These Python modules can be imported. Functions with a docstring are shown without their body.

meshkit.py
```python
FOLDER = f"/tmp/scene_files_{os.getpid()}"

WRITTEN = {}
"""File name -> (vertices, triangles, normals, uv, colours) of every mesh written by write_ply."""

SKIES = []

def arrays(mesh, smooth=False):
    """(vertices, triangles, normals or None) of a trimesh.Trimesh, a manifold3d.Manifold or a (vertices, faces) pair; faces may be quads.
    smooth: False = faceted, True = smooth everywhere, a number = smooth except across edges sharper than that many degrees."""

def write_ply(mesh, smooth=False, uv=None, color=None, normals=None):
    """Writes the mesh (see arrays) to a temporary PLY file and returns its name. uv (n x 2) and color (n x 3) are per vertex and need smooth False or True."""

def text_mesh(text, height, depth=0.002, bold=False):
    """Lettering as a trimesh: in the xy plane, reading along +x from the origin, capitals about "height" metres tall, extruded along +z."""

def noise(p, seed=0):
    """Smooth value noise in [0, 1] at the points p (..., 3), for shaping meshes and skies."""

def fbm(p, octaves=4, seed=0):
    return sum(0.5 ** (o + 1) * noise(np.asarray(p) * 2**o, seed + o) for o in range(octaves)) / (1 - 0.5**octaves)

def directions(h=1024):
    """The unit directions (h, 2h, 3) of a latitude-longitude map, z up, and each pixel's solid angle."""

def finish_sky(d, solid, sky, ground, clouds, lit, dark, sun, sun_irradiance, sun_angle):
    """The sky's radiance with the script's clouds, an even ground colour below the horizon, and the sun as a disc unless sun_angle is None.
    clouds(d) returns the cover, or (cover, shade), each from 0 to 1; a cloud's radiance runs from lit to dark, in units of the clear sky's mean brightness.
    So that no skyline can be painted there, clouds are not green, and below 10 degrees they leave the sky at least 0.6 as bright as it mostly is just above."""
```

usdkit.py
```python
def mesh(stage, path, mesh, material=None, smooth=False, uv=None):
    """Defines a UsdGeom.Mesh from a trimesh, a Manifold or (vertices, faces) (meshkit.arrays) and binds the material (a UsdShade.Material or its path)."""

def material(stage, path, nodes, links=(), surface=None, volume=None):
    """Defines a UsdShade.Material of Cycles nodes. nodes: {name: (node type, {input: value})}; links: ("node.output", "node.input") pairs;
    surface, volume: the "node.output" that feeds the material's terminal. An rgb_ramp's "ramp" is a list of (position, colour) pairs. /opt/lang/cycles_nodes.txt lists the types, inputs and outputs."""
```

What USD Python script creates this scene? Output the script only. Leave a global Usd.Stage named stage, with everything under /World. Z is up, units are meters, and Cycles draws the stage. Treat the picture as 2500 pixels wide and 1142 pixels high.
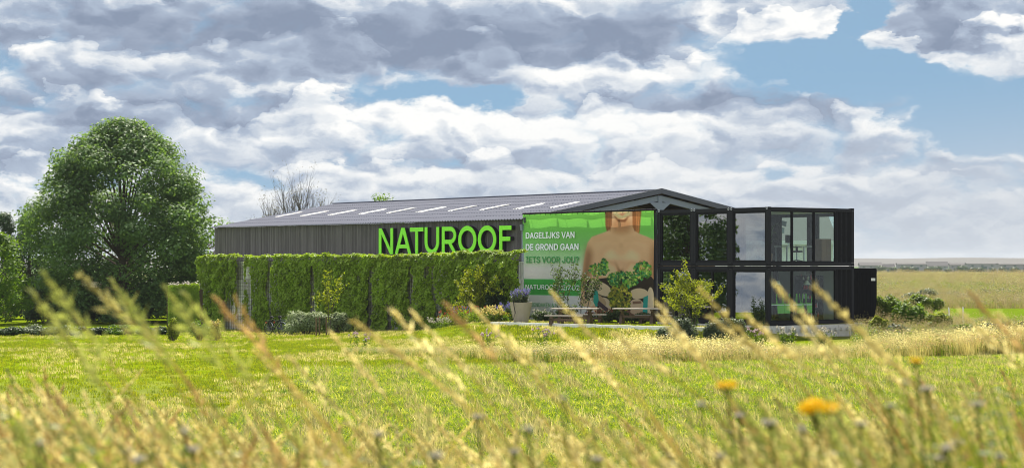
import math, numpy as np, trimesh, usdkit, meshkit
from pxr import Usd, UsdGeom, UsdLux, UsdShade, Gf, Sdf, Vt
from shapely.geometry import Polygon, Point, LineString, box as sbox
from shapely import affinity, union_all

stage = Usd.Stage.CreateInMemory()
UsdGeom.Xform.Define(stage, '/World')
F, HZ, H = 4984.0, 635.0, 3.4                 # focal length in pixels of the photograph, horizon row, eye height

# ------------------------------------------------------------------ camera, sky, sun, exposure
EXPOSURE = 1.0
HAZE = 0.00008                                 # extinction per metre
SUN_AZ, SUN_EL = math.radians(4), math.radians(60)
SUN_I, SKY_S = 1.1, 0.1
CLOUD = 0.50                                   # radiance of the brightest cloud
CLEAR = (0.46, 0.54, 0.50)

cam = UsdGeom.Camera.Define(stage, '/World/camera')
cam.CreateHorizontalApertureAttr(36.0)
cam.CreateFocalLengthAttr(36.0 * F / 2500)
cam.CreateVerticalApertureOffsetAttr((HZ - 571) / 2500 * 36)
cam.CreateFStopAttr(5.4)
cam.CreateFocusDistanceAttr(98.0)
cam.CreateExposureAttr(EXPOSURE)
cam.AddTranslateOp().Set((0, 0, H))
cam.AddRotateXOp().Set(90)

sun = UsdLux.DistantLight.Define(stage, '/World/sun')
sun.CreateNormalizeAttr(True)
sun.CreateIntensityAttr(SUN_I)
sun.CreateAngleAttr(0.53)
sun.CreateColorAttr((1.0, 0.93, 0.79))
sun.AddRotateZOp().Set(-math.degrees(SUN_AZ))
sun.AddRotateXOp().Set(-(90 - math.degrees(SUN_EL)))


class Graph:
    """Small expression builder for node materials."""
    def __init__(self):
        self.n, self.l, self.k = {}, [], 0

    def add(self, kind, _out, **inputs):
        self.k += 1
        name = f'{kind}{self.k}'
        vals = {}
        for key, v in inputs.items():
            if isinstance(v, str) and '.' in v:
                self.l.append((v, f'{name}.{key}'))
            else:
                vals[key] = v
        self.n[name] = (kind, vals)
        return f'{name}.{_out}'

    def m(self, op, a, b=0.0, c=0.0, clamp=False):
        kw = dict(math_type=op, value1=a, value2=b, value3=c)
        if clamp:
            kw['use_clamp'] = True
        return self.add('math', 'value', **kw)

    def smooth(self, v, lo, hi, a=0.0, b=1.0):
        return self.add('map_range', 'result', range_type='smoothstep', value=v, from_min=lo, from_max=hi, to_min=a, to_max=b)

    def mixc(self, f, a, b):
        return self.add('mix', 'color', fac=f, color1=a, color2=b)

    def build(self, path, surface=None, volume=None):
        return usdkit.material(stage, path, self.n, self.l, surface=surface, volume=volume)


def make_sky():
    g = Graph()
    d = g.add('texture_coordinate', 'generated')
    s = g.add('separate_xyz', 'x', vector=d)
    n = s.split('.')[0]
    X, Y, Z = n + '.x', n + '.y', n + '.z'
    az = g.m('arctan2', X, Y)
    el = g.m('arcsine', Z)
    # warp, so that no edge is a plain curve
    p0 = g.add('combine_xyz', 'vector', x=g.m('multiply', az, 22.0), y=g.m('multiply', el, 44.0), z=3.7)
    w = g.add('noise_texture', 'color', dimensions='2D', vector=p0, scale=1.0, detail=5.0, roughness=0.6)
    ws = g.add('separate_xyz', 'x', vector=w).split('.')[0]
    az2 = g.m('multiply_add', g.m('subtract', ws + '.x', 0.5), 0.055, az)
    el2 = g.m('multiply_add', g.m('subtract', ws + '.y', 0.5), 0.022, el)

    def lay(u, v, k):
        """Sum over three separable terms: colour ramps along azimuth and elevation."""
        def ramp(fac, cols, lo, hi):
            x = g.add('map_range', 'result', value=fac, from_min=lo, from_max=hi, to_min=0.0, to_max=1.0, clamp=True)
            return g.add('rgb_ramp', 'color', fac=x, ramp=[(i / 255, tuple(c)) for i, c in enumerate(cols)])
        return g.add('vector_math', 'value', math_type='dot_product', vector1=ramp(az2, u[:, k:k + 3], -.42, .42), vector2=ramp(el2, v[:, k:k + 3], -.04, .20))

    def blobs(lst):
        """Soft ellipses of cover or tone (photo pixel centre, radii, weight) in azimuth and elevation, as a few separable terms."""
        A, E = np.linspace(-.42, .42, 256)[:, None], np.linspace(-.04, .20, 256)[None]
        m = sum(wt * np.exp(-((A - math.atan((px - 1250) / F)) * F / rx) ** 2 - ((E - (HZ - py) / F) * F / ry) ** 2) for px, py, rx, ry, wt in lst)
        u, sv, vt = np.linalg.svd(m)
        u, v = u[:, :6] * np.sqrt(sv[:6]), vt[:6].T * np.sqrt(sv[:6])
        return g.m('add', lay(u, v, 0), lay(u, v, 3))

    gaps = blobs([(1090, 232, 200, 34, .75), (2010, 150, 250, 80, .85), (2440, 300, 190, 95, .85), (2240, 200, 150, 50, .45),
                  (1940, 62, 105, 34, -1.0), (1900, 445, 60, 40, .4), (1000, 392, 120, 12, .3), (2110, 40, 50, 80, .6), (2340, 95, 150, 85, -1.0), (60, 590, 80, 40, .2), (540, 440, 120, 24, .3),
                  (1285, 225, 34, 14, -.6)])
    tone = blobs([(600, 95, 560, 80, -.46), (1180, 120, 330, 75, -.44), (240, 275, 420, 44, -.44), (560, 298, 280, 22, -.26), (1540, 85, 200, 66, -.40),
                  (1740, 250, 330, 30, -.40), (2310, 110, 140, 60, -.42), (2030, 275, 150, 32, -.32), (2330, 560, 280, 80, -.10),
                  (1040, 392, 300, 22, -.28), (1900, 350, 280, 20, -.26), (420, 30, 420, 40, -.2),
                  (1060, 302, 320, 44, .40), (1570, 320, 240, 36, .36), (1480, 185, 170, 24, .42), (1930, 190, 220, 26, .34), (2220, 290, 120, 34, .30),
                  (180, 120, 170, 34, .22), (1735, 60, 46, 66, .42), (860, 30, 60, 24, .40), (760, 222, 230, 12, .36),
                  (1760, 425, 70, 22, .36), (1940, 50, 110, 30, .36), (2460, 60, 46, 40, .35),])

    def billow(off):
        q = g.add('combine_xyz', 'vector', x=g.m('multiply', az2, 22.0), y=g.m('multiply', el2, 46.0), z=9.1)
        if off:
            q = g.add('vector_math', 'vector', math_type='add', vector1=q, vector2=off)
        f1 = g.add('noise_texture', 'fac', dimensions='2D', vector=q, scale=1.0, detail=5.0, roughness=0.47)
        v1 = g.add('voronoi_texture', 'distance', feature='f1', dimensions='2D', vector=q, scale=2.3)
        return g.m('multiply_add', v1, -0.30, g.m('add', f1, 0.16))
    n1 = billow(None)
    n2 = billow((0.06, 0.16, 0.0))
    n3 = g.add('noise_texture', 'fac', vector=g.add('combine_xyz', 'vector', x=g.m('multiply', az, 8.0), y=g.m('multiply', el, 38.0), z=1.3), scale=1.0, detail=3.0, roughness=0.5)
    dens = g.m('add', g.m('multiply_add', n1, 0.72, 0.10), g.m('multiply_add', n3, 0.45, g.m('multiply', gaps, -0.85)))
    cover = g.smooth(dens, 0.37, 0.66)
    relief = g.m('subtract', n1, n2)
    b = g.m('add', g.m('multiply_add', relief, 1.45, 0.655), tone)
    b = g.m('multiply_add', g.m('subtract', n3, 0.5), 0.5, b)
    # ranks of cumulus one behind the other: puffy bright tops against the flat grey bases of the rank behind
    q5 = g.add('combine_xyz', 'vector', x=g.m('multiply', az, 17.0), y=g.m('multiply', el, 12.0), z=0.0)
    n5 = g.add('noise_texture', 'fac', dimensions='2D', vector=q5, scale=1.0, detail=3.0, roughness=0.5)
    rank = g.m('multiply', g.m('power', g.m('maximum', el, 0.0001), 0.72), 22.0)
    rank = g.m('multiply_add', n5, -1.9, g.m('multiply_add', n1, -0.8, rank))
    saw = g.m('fraction', rank)
    saw = g.m('multiply', g.m('subtract', g.m('power', saw, 1.7), 0.36), g.smooth(saw, 1.0, 0.78))
    b = g.m('multiply_add', saw, g.smooth(el, 0.01, 0.075, 0.2, 0.55), b)
    edge = g.smooth(dens, 0.44, 0.85, 0.16, -0.04)
    b = g.m('add', b, edge)
    ramp = g.add('rgb_ramp', 'color', fac=b, ramp=[(0.0, (.265, .325, .44)), (0.25, (.335, .40, .52)), (0.48, (.44, .52, .645)), (0.72, (.74, .785, .84)), (0.95, (1.0, 1.0, .985))])
    # clear sky, looked up a little higher than it stands so that gaps are blue
    up = g.add('vector_math', 'vector', math_type='add', vector1=d, vector2=(0, 0, 0.30))
    up = g.add('vector_math', 'vector', math_type='normalize', vector1=up)
    clear = g.add('sky_texture', 'color', vector=up, sky_type='single_scattering', sun_disc=False, sun_elevation=SUN_EL, sun_rotation=SUN_AZ, aerosol_density=0.8)
    clear = g.add('mix', 'color', mix_type='multiply', fac=1.0, color1=clear, color2=CLEAR)
    cloud = g.add('mix', 'color', mix_type='multiply', fac=1.0, color1=ramp, color2=(CLOUD / SKY_S,) * 3)
    hazy = g.smooth(g.m('multiply_add', az, -0.10, el), -0.02, 0.075, 0.82, 0.0)
    col = g.mixc(cover, clear, cloud)
    air = tuple(x * CLOUD / SKY_S for x in (0.60, 0.645, 0.71))
    col = g.mixc(hazy, col, air)
    bg = g.add('background_shader', 'background', color=col, strength=SKY_S)
    return g.build('/World/Looks/sky', surface=bg)


dome = UsdLux.DomeLight.Define(stage, '/World/sky')
UsdShade.MaterialBindingAPI.Apply(dome.GetPrim()).Bind(make_sky())
dome.GetPrim().SetCustomDataByKey('kind', 'structure')

# ------------------------------------------------------------------ helpers: names, tags, things, meshes
taken = {}
rng = np.random.default_rng(7)


def numbered(parent, name):
    k = taken.setdefault((parent, name), 0)
    taken[(parent, name)] += 1
    return f'{parent}/{name}' if k == 0 else f'{parent}/{name}_{k:03d}'


def tag(p, label=None, cat=None, group=None, kind=None):
    p = p.GetPrim() if hasattr(p, 'GetPrim') else p
    for k, v in (('label', label), ('category', cat), ('group', group), ('kind', kind)):
        if v:
            p.SetCustomDataByKey(k, v)
    return p


def thing(name, label, cat, loc=(0, 0, 0), rz=0.0, group=None):
    x = UsdGeom.Xform.Define(stage, numbered('/World', name))
    x.AddTranslateOp().Set(Gf.Vec3d(*map(float, loc)))
    x.AddRotateZOp().Set(float(rz))
    return tag(x, label, cat, group)


def obj(name, mesh, mat, parent=None, smooth=False, kind=None, label=None):
    parent = str(parent.GetPath()) if parent is not None else '/World'
    if isinstance(mesh, MB):
        mesh = mesh.data()
    m = usdkit.mesh(stage, numbered(parent, name), mesh, mat, smooth=smooth)
    return tag(m, label, kind=kind)


def dup(root, loc, rz=0.0, label=None, group=None, scale=None):
    was = root.GetCustomData()
    base = root.GetName().rsplit('_', 1)[0] if root.GetName()[-3:].isdigit() else root.GetName()
    x = UsdGeom.Xform.Define(stage, numbered('/World', base))
    x.GetPrim().GetReferences().AddInternalReference(root.GetPath())
    x.GetPrim().SetInstanceable(True)
    x.ClearXformOpOrder()
    for n in ('xformOp:translate', 'xformOp:rotateZ'):
        pass
    t = UsdGeom.Xformable(x)
    t.GetPrim().CreateAttribute('xformOp:translate', Sdf.ValueTypeNames.Double3).Set(Gf.Vec3d(*map(float, loc)))
    t.GetPrim().CreateAttribute('xformOp:rotateZ', Sdf.ValueTypeNames.Float).Set(float(rz))
    order = ['xformOp:translate', 'xformOp:rotateZ']
    if scale:
        t.GetPrim().CreateAttribute('xformOp:scale', Sdf.ValueTypeNames.Float3).Set(Gf.Vec3f(*scale))
        order.append('xformOp:scale')
    t.GetXformOpOrderAttr().Set(order)
    return tag(x, label or was['label'], was['category'], group or was.get('group'))


class MB:
    """Collects boxes, bars, tubes and raw faces into one triangle mesh."""
    def __init__(self):
        self.v, self.f, self.n = [], [], 0

    def raw(self, v, f):
        v, f = np.asarray(v, float), np.asarray(f, int)
        if f.shape[1] == 4:
            f = np.vstack([f[:, [0, 1, 2]], f[:, [0, 2, 3]]])
        self.v.append(v)
        self.f.append(f + self.n)
        self.n += len(v)
        return self

    def tm(self, m):
        return self.raw(m.vertices, m.faces)

    def box(self, lo, hi):
        lo, hi = np.minimum(lo, hi), np.maximum(lo, hi)
        m = trimesh.creation.box(hi - lo)
        m.apply_translation((lo + hi) / 2)
        return self.tm(m)

    def bar(self, p, q, w, h, up=(0, 0, 1)):
        p, q = np.asarray(p, float), np.asarray(q, float)
        t = (q - p) / np.linalg.norm(q - p)
        s = np.cross(t, up)
        s = np.cross(t, (1, 0, 0)) if np.linalg.norm(s) < 1e-6 else s
        s /= np.linalg.norm(s)
        u = np.cross(s, t)
        v = [e + a * s * w / 2 + b * u * h / 2 for e in (p, q) for a, b in ((-1, -1), (1, -1), (1, 1), (-1, 1))]
        return self.raw(v, [[0, 1, 2, 3], [7, 6, 5, 4], [0, 4, 5, 1], [1, 5, 6, 2], [2, 6, 7, 3], [3, 7, 4, 0]])

    def tube(self, pts, radii, sides=5):
        p = np.asarray(pts, float)
        t = np.gradient(p, axis=0)
        t /= np.linalg.norm(t, axis=1, keepdims=True) + 1e-12
        a = np.cross(t, np.where(np.abs(t[:, 2:]) < 0.9, [0, 0, 1.0], [1.0, 0, 0]))
        a /= np.linalg.norm(a, axis=1, keepdims=True) + 1e-12
        b, ang = np.cross(t, a), np.arange(sides) * 2 * np.pi / sides
        r = np.broadcast_to(radii, (len(p),))[:, None, None]
        v = p[:, None] + r * (np.cos(ang)[None, :, None] * a[:, None] + np.sin(ang)[None, :, None] * b[:, None])
        i, j = np.meshgrid(np.arange(len(p) - 1), np.arange(sides), indexing='ij')
        q = np.stack([i * sides + j, i * sides + (j + 1) % sides, (i + 1) * sides + (j + 1) % sides, (i + 1) * sides + j], -1).reshape(-1, 4)
        return self.raw(v.reshape(-1, 3), q)

    def ring(self, c, axis, R, r, n=20, sides=5):
        axis = np.asarray(axis, float) / np.linalg.norm(axis)
        a = np.cross(axis, (0, 0, 1.0))
        a = np.array((1.0, 0, 0)) if np.linalg.norm(a) < 1e-6 else a / np.linalg.norm(a)
        b = np.cross(axis, a)
        th = np.linspace(0, 2 * np.pi, n + 1)
        return self.tube(np.asarray(c) + R * (np.cos(th)[:, None] * a + np.sin(th)[:, None] * b), r, sides)

    def data(self):
        return np.vstack(self.v), np.vstack(self.f)


def B(lo, hi):
    return MB().box(np.array(lo, float), np.array(hi, float))


def leaves(P, N, size, r=rng, aspect=0.55, fold=0.0):
    """One rhombic leaf per point P, facing about N."""
    P, N = np.asarray(P, float), np.asarray(N, float)
    n = len(P)
    N = N / (np.linalg.norm(N, axis=1, keepdims=True) + 1e-9)
    t = np.cross(N, r.normal(size=(n, 3)))
    t /= np.linalg.norm(t, axis=1, keepdims=True) + 1e-9
    b = np.cross(N, t)
    s = (np.broadcast_to(size, (n,)) * r.uniform(0.7, 1.3, n))[:, None]
    v = np.stack([P - t * s, P + b * s * aspect + t * s * 0.15, P + t * s + N * s * fold, P - b * s * aspect + t * s * 0.15], 1).reshape(-1, 3)
    k = np.arange(n)[:, None] * 4
    f = np.vstack([k + [0, 1, 2], k + [0, 2, 3]])
    return v, f


def at(px, py, Y):
    """The point at depth Y that the photograph shows at this pixel."""
    return np.array([(px - 1250) / F * Y, Y, H - (py - HZ) / F * Y])


# facade frame: a runs along the long front to the right, b into the building
C = np.array([11.14, 88.7])
EA, EB, RZ = np.array([.6, -.8]), np.array([.8, .6]), math.degrees(math.atan2(-.8, .6))


def fw(a, b, z=0.0):
    p = C + a * EA + b * EB
    return np.array([p[0], p[1], z])


def a_of(px, b=0.0):
    r = (px - 1250) / F
    return (r * (C[1] + .6 * b) - C[0] - .8 * b) / (.6 + .8 * r)


def b_of(px, a=0.0):
    r = (px - 1250) / F
    return (r * (C[1] - .8 * a) - C[0] - .6 * a) / (.8 - .6 * r)


def z_of(py, a, b):
    return H - (py - HZ) / F * fw(a, b)[1]


# ------------------------------------------------------------------ materials
def paint(name, col, rough=0.6, var=0.12, scale=3.0, spec=0.4, metallic=0.0, bump=0.0, island=0.0, stretch=(1, 1, 1), objrand=0.0, **kw):
    g = Graph()
    pos = g.add('texture_coordinate', 'object')
    vec = g.add('mapping', 'vector', vector=pos, scale=stretch)
    nz = g.add('noise_texture', 'fac', vector=vec, scale=scale, detail=5.0, roughness=0.6)
    f = g.m('multiply_add', g.m('subtract', nz, 0.5), 2.4 * var, 1.0)
    if island:
        f = g.m('multiply', f, g.m('multiply_add', g.m('subtract', g.add('geometry', 'random_per_island'), 0.5), 2 * island, 1.0))
    if objrand:
        f = g.m('multiply', f, g.m('multiply_add', g.m('subtract', g.add('object_info', 'random'), 0.5), 2 * objrand, 1.0))
    c = g.add('vector_math', 'vector', math_type='scale', vector1=tuple(col), scale=f)
    inp = dict(base_color=c, roughness=rough, specular_ior_level=spec, metallic=metallic, **kw)
    if bump:
        inp['normal'] = g.add('bump', 'normal', height=nz, strength=bump, distance=0.02)
    return g.build('/World/Looks/' + name, surface=g.add('principled_bsdf', 'BSDF', **inp))


def foliage(name, cols, trans=0.45, tcol=None, clump=0.35, scale=0.6, rough=0.5, spec=0.35, objrand=False):
    g = Graph()
    fac = g.add('geometry', 'random_per_island')
    if objrand:
        fac = g.m('fraction', g.m('add', fac, g.add('object_info', 'random')))
    col = g.add('rgb_ramp', 'color', fac=fac, ramp=[(i / (len(cols) - 1), c) for i, c in enumerate(cols)])
    pos = g.add('geometry', 'position')
    nz = g.add('noise_texture', 'fac', vector=pos, scale=scale, detail=3.0)
    k = g.m('multiply_add', g.m('subtract', nz, 0.5), 2.6 * clump, 1.0)
    col = g.add('vector_math', 'vector', math_type='scale', vector1=col, scale=k)
    p = g.add('principled_bsdf', 'BSDF', base_color=col, roughness=rough, specular_ior_level=spec)
    tc = g.add('vector_math', 'vector', math_type='multiply', vector1=col, vector2=tcol or (1.7, 1.75, 0.7))
    t = g.add('translucent_bsdf', 'BSDF', color=tc)
    return g.build('/World/Looks/' + name, surface=g.add('mix_closure', 'closure', fac=trans, closure1=p, closure2=t))


def glass(name, tint, f0, rough=0.0):
    """Window pane: clear tint with a mirror share that grows towards grazing angles (Schlick)."""
    g = Graph()
    fc = g.add('layer_weight', 'facing', blend=0.5)
    k = g.m('multiply_add', g.m('power', fc, 5.0), 1 - f0, f0, clamp=True)
    t = g.add('transparent_bsdf', 'BSDF', color=tint)
    s = g.add('glossy_bsdf', 'BSDF', color=(1, 1, 1), roughness=rough)
    return g.build('/World/Looks/' + name, surface=g.add('mix_closure', 'closure', fac=k, closure1=t, closure2=s))


M = {}
M['wood'] = paint('weathered_wood', (.132, .125, .122), .8, .35, 1.2, .2, island=.22, stretch=(6, 6, .6), objrand=.26)
M['roof'] = paint('roof_sheet', (.135, .142, .18), .95, .14, 1.0, .04, stretch=(1, 1, 1))
M['skylight'] = paint('skylight_sheet', (.46, .47, .49), .6, .04, 2, .2)
M['steel'] = paint('grey_steel', (.17, .20, .25), .5, .08, 2, .5)
M['fascia'] = paint('fascia', (.06, .065, .085), .5, .08, 2, .5)
M['soffit'] = paint('soffit_board', (.19, .13, .09), .8, .2, 2, island=.25)
M['black'] = paint('black_paint', (.006, .0065, .009), .6, .25, 2.5, .12)
M['frame'] = paint('black_frame', (.010, .0105, .014), .5, .15, 3, .15)
M['tarp'] = paint('black_tarp', (.005, .0055, .008), .7, .2, 3, .1)
M['glass'] = glass('tinted_glass', (.42, .46, .47), .27)
M['sideglass'] = glass('clear_glass', (.86, .93, .90), .035)
M['white'] = paint('white_paint', (.74, .75, .74), .6, .06, 2)
M['inwall'] = paint('inside_wall', (.66, .70, .64), .8, .06, 2)
M['infloor'] = paint('inside_floor', (.25, .24, .22), .6, .1, 3)
M['concrete'] = paint('concrete', (.52, .505, .475), .9, .26, 2.2, .2, bump=.3)
M['oldconcrete'] = paint('old_concrete', (.40, .385, .36), .9, .3, 3, .2, bump=.3)
M['kerb'] = paint('pale_kerb', (.80, .79, .76), .85, .1, 3, .2)
M['sign_green'] = paint('sign_green', (.22, .80, .01), .35, .03, 2)
M['sign_black'] = paint('sign_black', (.006, .006, .010), .6, .1, 2)
M['mesh_wire'] = paint('wire_mesh', (.035, .037, .04), .5, .1, 3)
M['table'] = paint('grey_timber', (.17, .115, .08), .75, .3, 3, .25, island=.2, stretch=(1, 8, 8))
M['tabletop'] = paint('weathered_top', (.42, .37, .33), .8, .2, 3, .25, island=.1, stretch=(1, 8, 8))  # weathered timber; sunlight on the tops is put into the paler colour
M['pot'] = paint('planter_stone', (.36, .31, .25), .85, .15, 4, .2, bump=.2)
M['soil'] = paint('soil', (.07, .052, .038), 1, .3, 6, .1)
M['rubber'] = paint('rubber', (.012, .012, .013), .7, .1, 4, .3)
M['bike'] = paint('bike_frame', (.05, .06, .09), .3, .05, 4, .5)
M['chrome'] = paint('bright_metal', (.55, .56, .58), .3, .05, 4, .6, metallic=.8)
M['red'] = paint('red_plastic', (.55, .03, .02), .4, .05, 4)
M['chair_green'] = paint('chair_green', (.16, .52, .02), .45, .05, 4)
M['bark'] = paint('bark', (.10, .08, .06), .9, .3, 5, .2, bump=.4)
M['twig'] = paint('grey_twig', (.085, .072, .062), .9, .2, 3, .2)
M['stake'] = paint('stake_wood', (.12, .075, .045), .85, .25, 5)
M['hills'] = paint('hill_land', (.115, .11, .105), 1, .25, .008, .1)
M['shed_wall'] = paint('shed_wall', (.78, .78, .76), .8, .12, .6)
M['farwall'] = paint('far_wall', (.24, .24, .25), .8, .14, .06)
M['farroof'] = paint('far_roof', (.13, .125, .13), 1.0, .12, .06)
M['fardark'] = paint('far_opening', (.05, .10, .09), .7, .2, .1)
M['boxes'] = paint('brown_card', (.16, .09, .055), .8, .15, 3)

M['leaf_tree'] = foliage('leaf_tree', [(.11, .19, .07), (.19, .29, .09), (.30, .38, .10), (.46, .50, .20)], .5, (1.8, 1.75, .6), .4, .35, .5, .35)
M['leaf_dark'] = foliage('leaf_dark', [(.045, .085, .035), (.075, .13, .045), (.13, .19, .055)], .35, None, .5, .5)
M['leaf_lime'] = foliage('leaf_lime', [(.10, .19, .015), (.16, .25, .02), (.24, .29, .03)], .5, (1.9, 1.7, .5), .4, .7)
M['leaf_ivy'] = foliage('leaf_ivy', [(.22, .33, .022), (.34, .44, .028), (.44, .52, .036), (.54, .54, .07), (.28, .38, .028)], .36, (1.9, 1.7, .5), .45, .9)
M['leaf_yellow'] = foliage('leaf_yellow', [(.20, .24, .022), (.34, .36, .028), (.46, .45, .045), (.26, .30, .03), (.42, .42, .04)], .5, (1.7, 1.6, .5), .3, 1.5)
M['leaf_white'] = foliage('leaf_white', [(.30, .36, .20), (.80, .80, .72), (.88, .88, .82), (.50, .55, .36), (.84, .83, .76)], .5, (1.1, 1.1, 1.0), .3, 1.2)
M['leaf_grey'] = foliage('leaf_grey', [(.10, .135, .08), (.17, .21, .12), (.30, .33, .24), (.11, .15, .07)], .35, (1.5, 1.5, .7), .4, 1.2)
M['leaf_purple'] = foliage('leaf_purple', [(.05, .018, .022), (.09, .03, .035), (.06, .02, .03)], .4, (1.6, 1.2, 1.2), .4, 1)
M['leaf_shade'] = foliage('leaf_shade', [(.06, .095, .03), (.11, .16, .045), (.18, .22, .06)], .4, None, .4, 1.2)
M['leaf_twig'] = foliage('leaf_twig', [(.13, .12, .08), (.19, .17, .11)], .3, None, .3, 1)
M['lavender'] = foliage('lavender', [(.22, .20, .50), (.32, .30, .60), (.45, .42, .68)], .4, (1.2, 1.1, 1.3), .2, 2)
M['redflower'] = foliage('red_flower', [(.36, .06, .02), (.45, .10, .03)], .4, (1.3, 1, 1), .2, 2)
M['pinkflower'] = foliage('pink_flower', [(.45, .34, .40), (.58, .48, .52)], .4, (1.2, 1.1, 1.1), .2, 2)
M['whiteflower'] = foliage('white_flower', [(.50, .46, .40), (.66, .62, .55), (.44, .36, .34)], .4, (1.1, 1.1, 1.1), .2, 2)
M['yellowflower'] = foliage('yellow_flower', [(.88, .62, .006), (.95, .74, .012)], .3, (1.1, 1.05, .6), .1, 2)
M['crop'] = foliage('crop_leaf', [(.10, .18, .010), (.17, .26, .014), (.26, .33, .022), (.42, .45, .12)], .5, (1.7, 1.55, .6), .25, .5, .35, .5, objrand=True)
M['plainstraw'] = foliage('plain_straw', [(.26, .21, .10), (.34, .28, .14), (.40, .34, .18), (.20, .18, .07)], .4, (1.3, 1.3, 1.0), .3, .5, objrand=True)
M['plainhead'] = foliage('plain_head', [(.30, .24, .11), (.38, .31, .16), (.30, .22, .12)], .4, (1.3, 1.3, 1.0), .3, .5, objrand=True)
M['lawnblade'] = foliage('lawn_blade', [(.14, .20, .006), (.20, .255, .008), (.28, .30, .02)], .5, (1.6, 1.5, .6), .35, .35, objrand=True)
M['straw'] = foliage('straw', [(.37, .32, .115), (.50, .445, .185), (.64, .575, .28), (.24, .21, .07)], .55, (1.35, 1.3, 1.0), .3, .5, objrand=True)
M['strawhead'] = foliage('straw_head', [(.52, .45, .20), (.70, .62, .31), (.82, .75, .46), (.40, .335, .13)], .6, (1.35, 1.3, .95), .25, .8, objrand=True)
M['brownhead'] = foliage('brown_head', [(.34, .25, .11), (.44, .33, .16), (.52, .41, .22)], .5, (1.5, 1.3, 1.0), .25, .8, objrand=True)
M['greenhead'] = foliage('green_head', [(.24, .28, .09), (.32, .35, .13), (.42, .42, .19)], .5, (1.5, 1.5, .8), .25, .8, objrand=True)
M['olivehead'] = foliage('olive_head', [(.30, .28, .12), (.38, .35, .16), (.45, .42, .22)], .45, (1.3, 1.3, .9), .25, .8, objrand=True)
M['weed'] = foliage('weed_leaf', [(.07, .125, .015), (.13, .20, .022), (.22, .26, .04)], .5, (1.6, 1.5, .6), .4, .8, objrand=True)


def colored(name, rough=0.9, noise=0.25, scale=1.2, trans=0.0):
    """A matte surface whose own colour comes from the mesh's colour attribute."""
    g = Graph()
    a = g.add('attribute', 'color', attribute='tint')
    pos = g.add('geometry', 'position')
    n1 = g.add('noise_texture', 'fac', vector=pos, scale=scale, detail=8.0, roughness=0.7)
    k = g.m('multiply_add', g.m('subtract', n1, 0.5), 2.5 * noise, 1.0)
    c = g.add('vector_math', 'vector', math_type='scale', vector1=a, scale=k)
    p = g.add('principled_bsdf', 'BSDF', base_color=c, roughness=1.0 if not trans else rough, specular_ior_level=0.0 if not trans else 0.15)
    if trans:
        t = g.add('translucent_bsdf', 'BSDF', color=c)
        p = g.add('mix_closure', 'closure', fac=trans, closure1=p, closure2=t)
    return g.build('/World/Looks/' + name, surface=p)


M['ground'] = colored('ground_cover', noise=.35)
M['print'] = colored('printed_cloth', .55, .02, 1.0, trans=.32)


def tint(prim, col):
    UsdGeom.PrimvarsAPI(prim).CreatePrimvar('tint', Sdf.ValueTypeNames.Color3fArray, 'vertex').Set(Vt.Vec3fArray.FromNumpy(np.asarray(col, np.float32)))


# ------------------------------------------------------------------ the ground
def sm(x, lo, hi):
    t = np.clip((np.asarray(x, float) - lo) / (hi - lo), 0, 1)
    return t * t * (3 - 2 * t)


K0, K1 = np.array([-.95, 95.0]), np.array([8.95, 86.4])
KD = (K1 - K0) / np.linalg.norm(K1 - K0)
KN = np.array([-KD[1], KD[0]]) * -1           # points away from the building
if KN @ np.array([0, -1.0]) < 0:
    KN = -KN
TERR = 0.5


def kerb_d(x, y):
    return (x - K0[0]) * KN[0] + (y - K0[1]) * KN[1]


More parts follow.
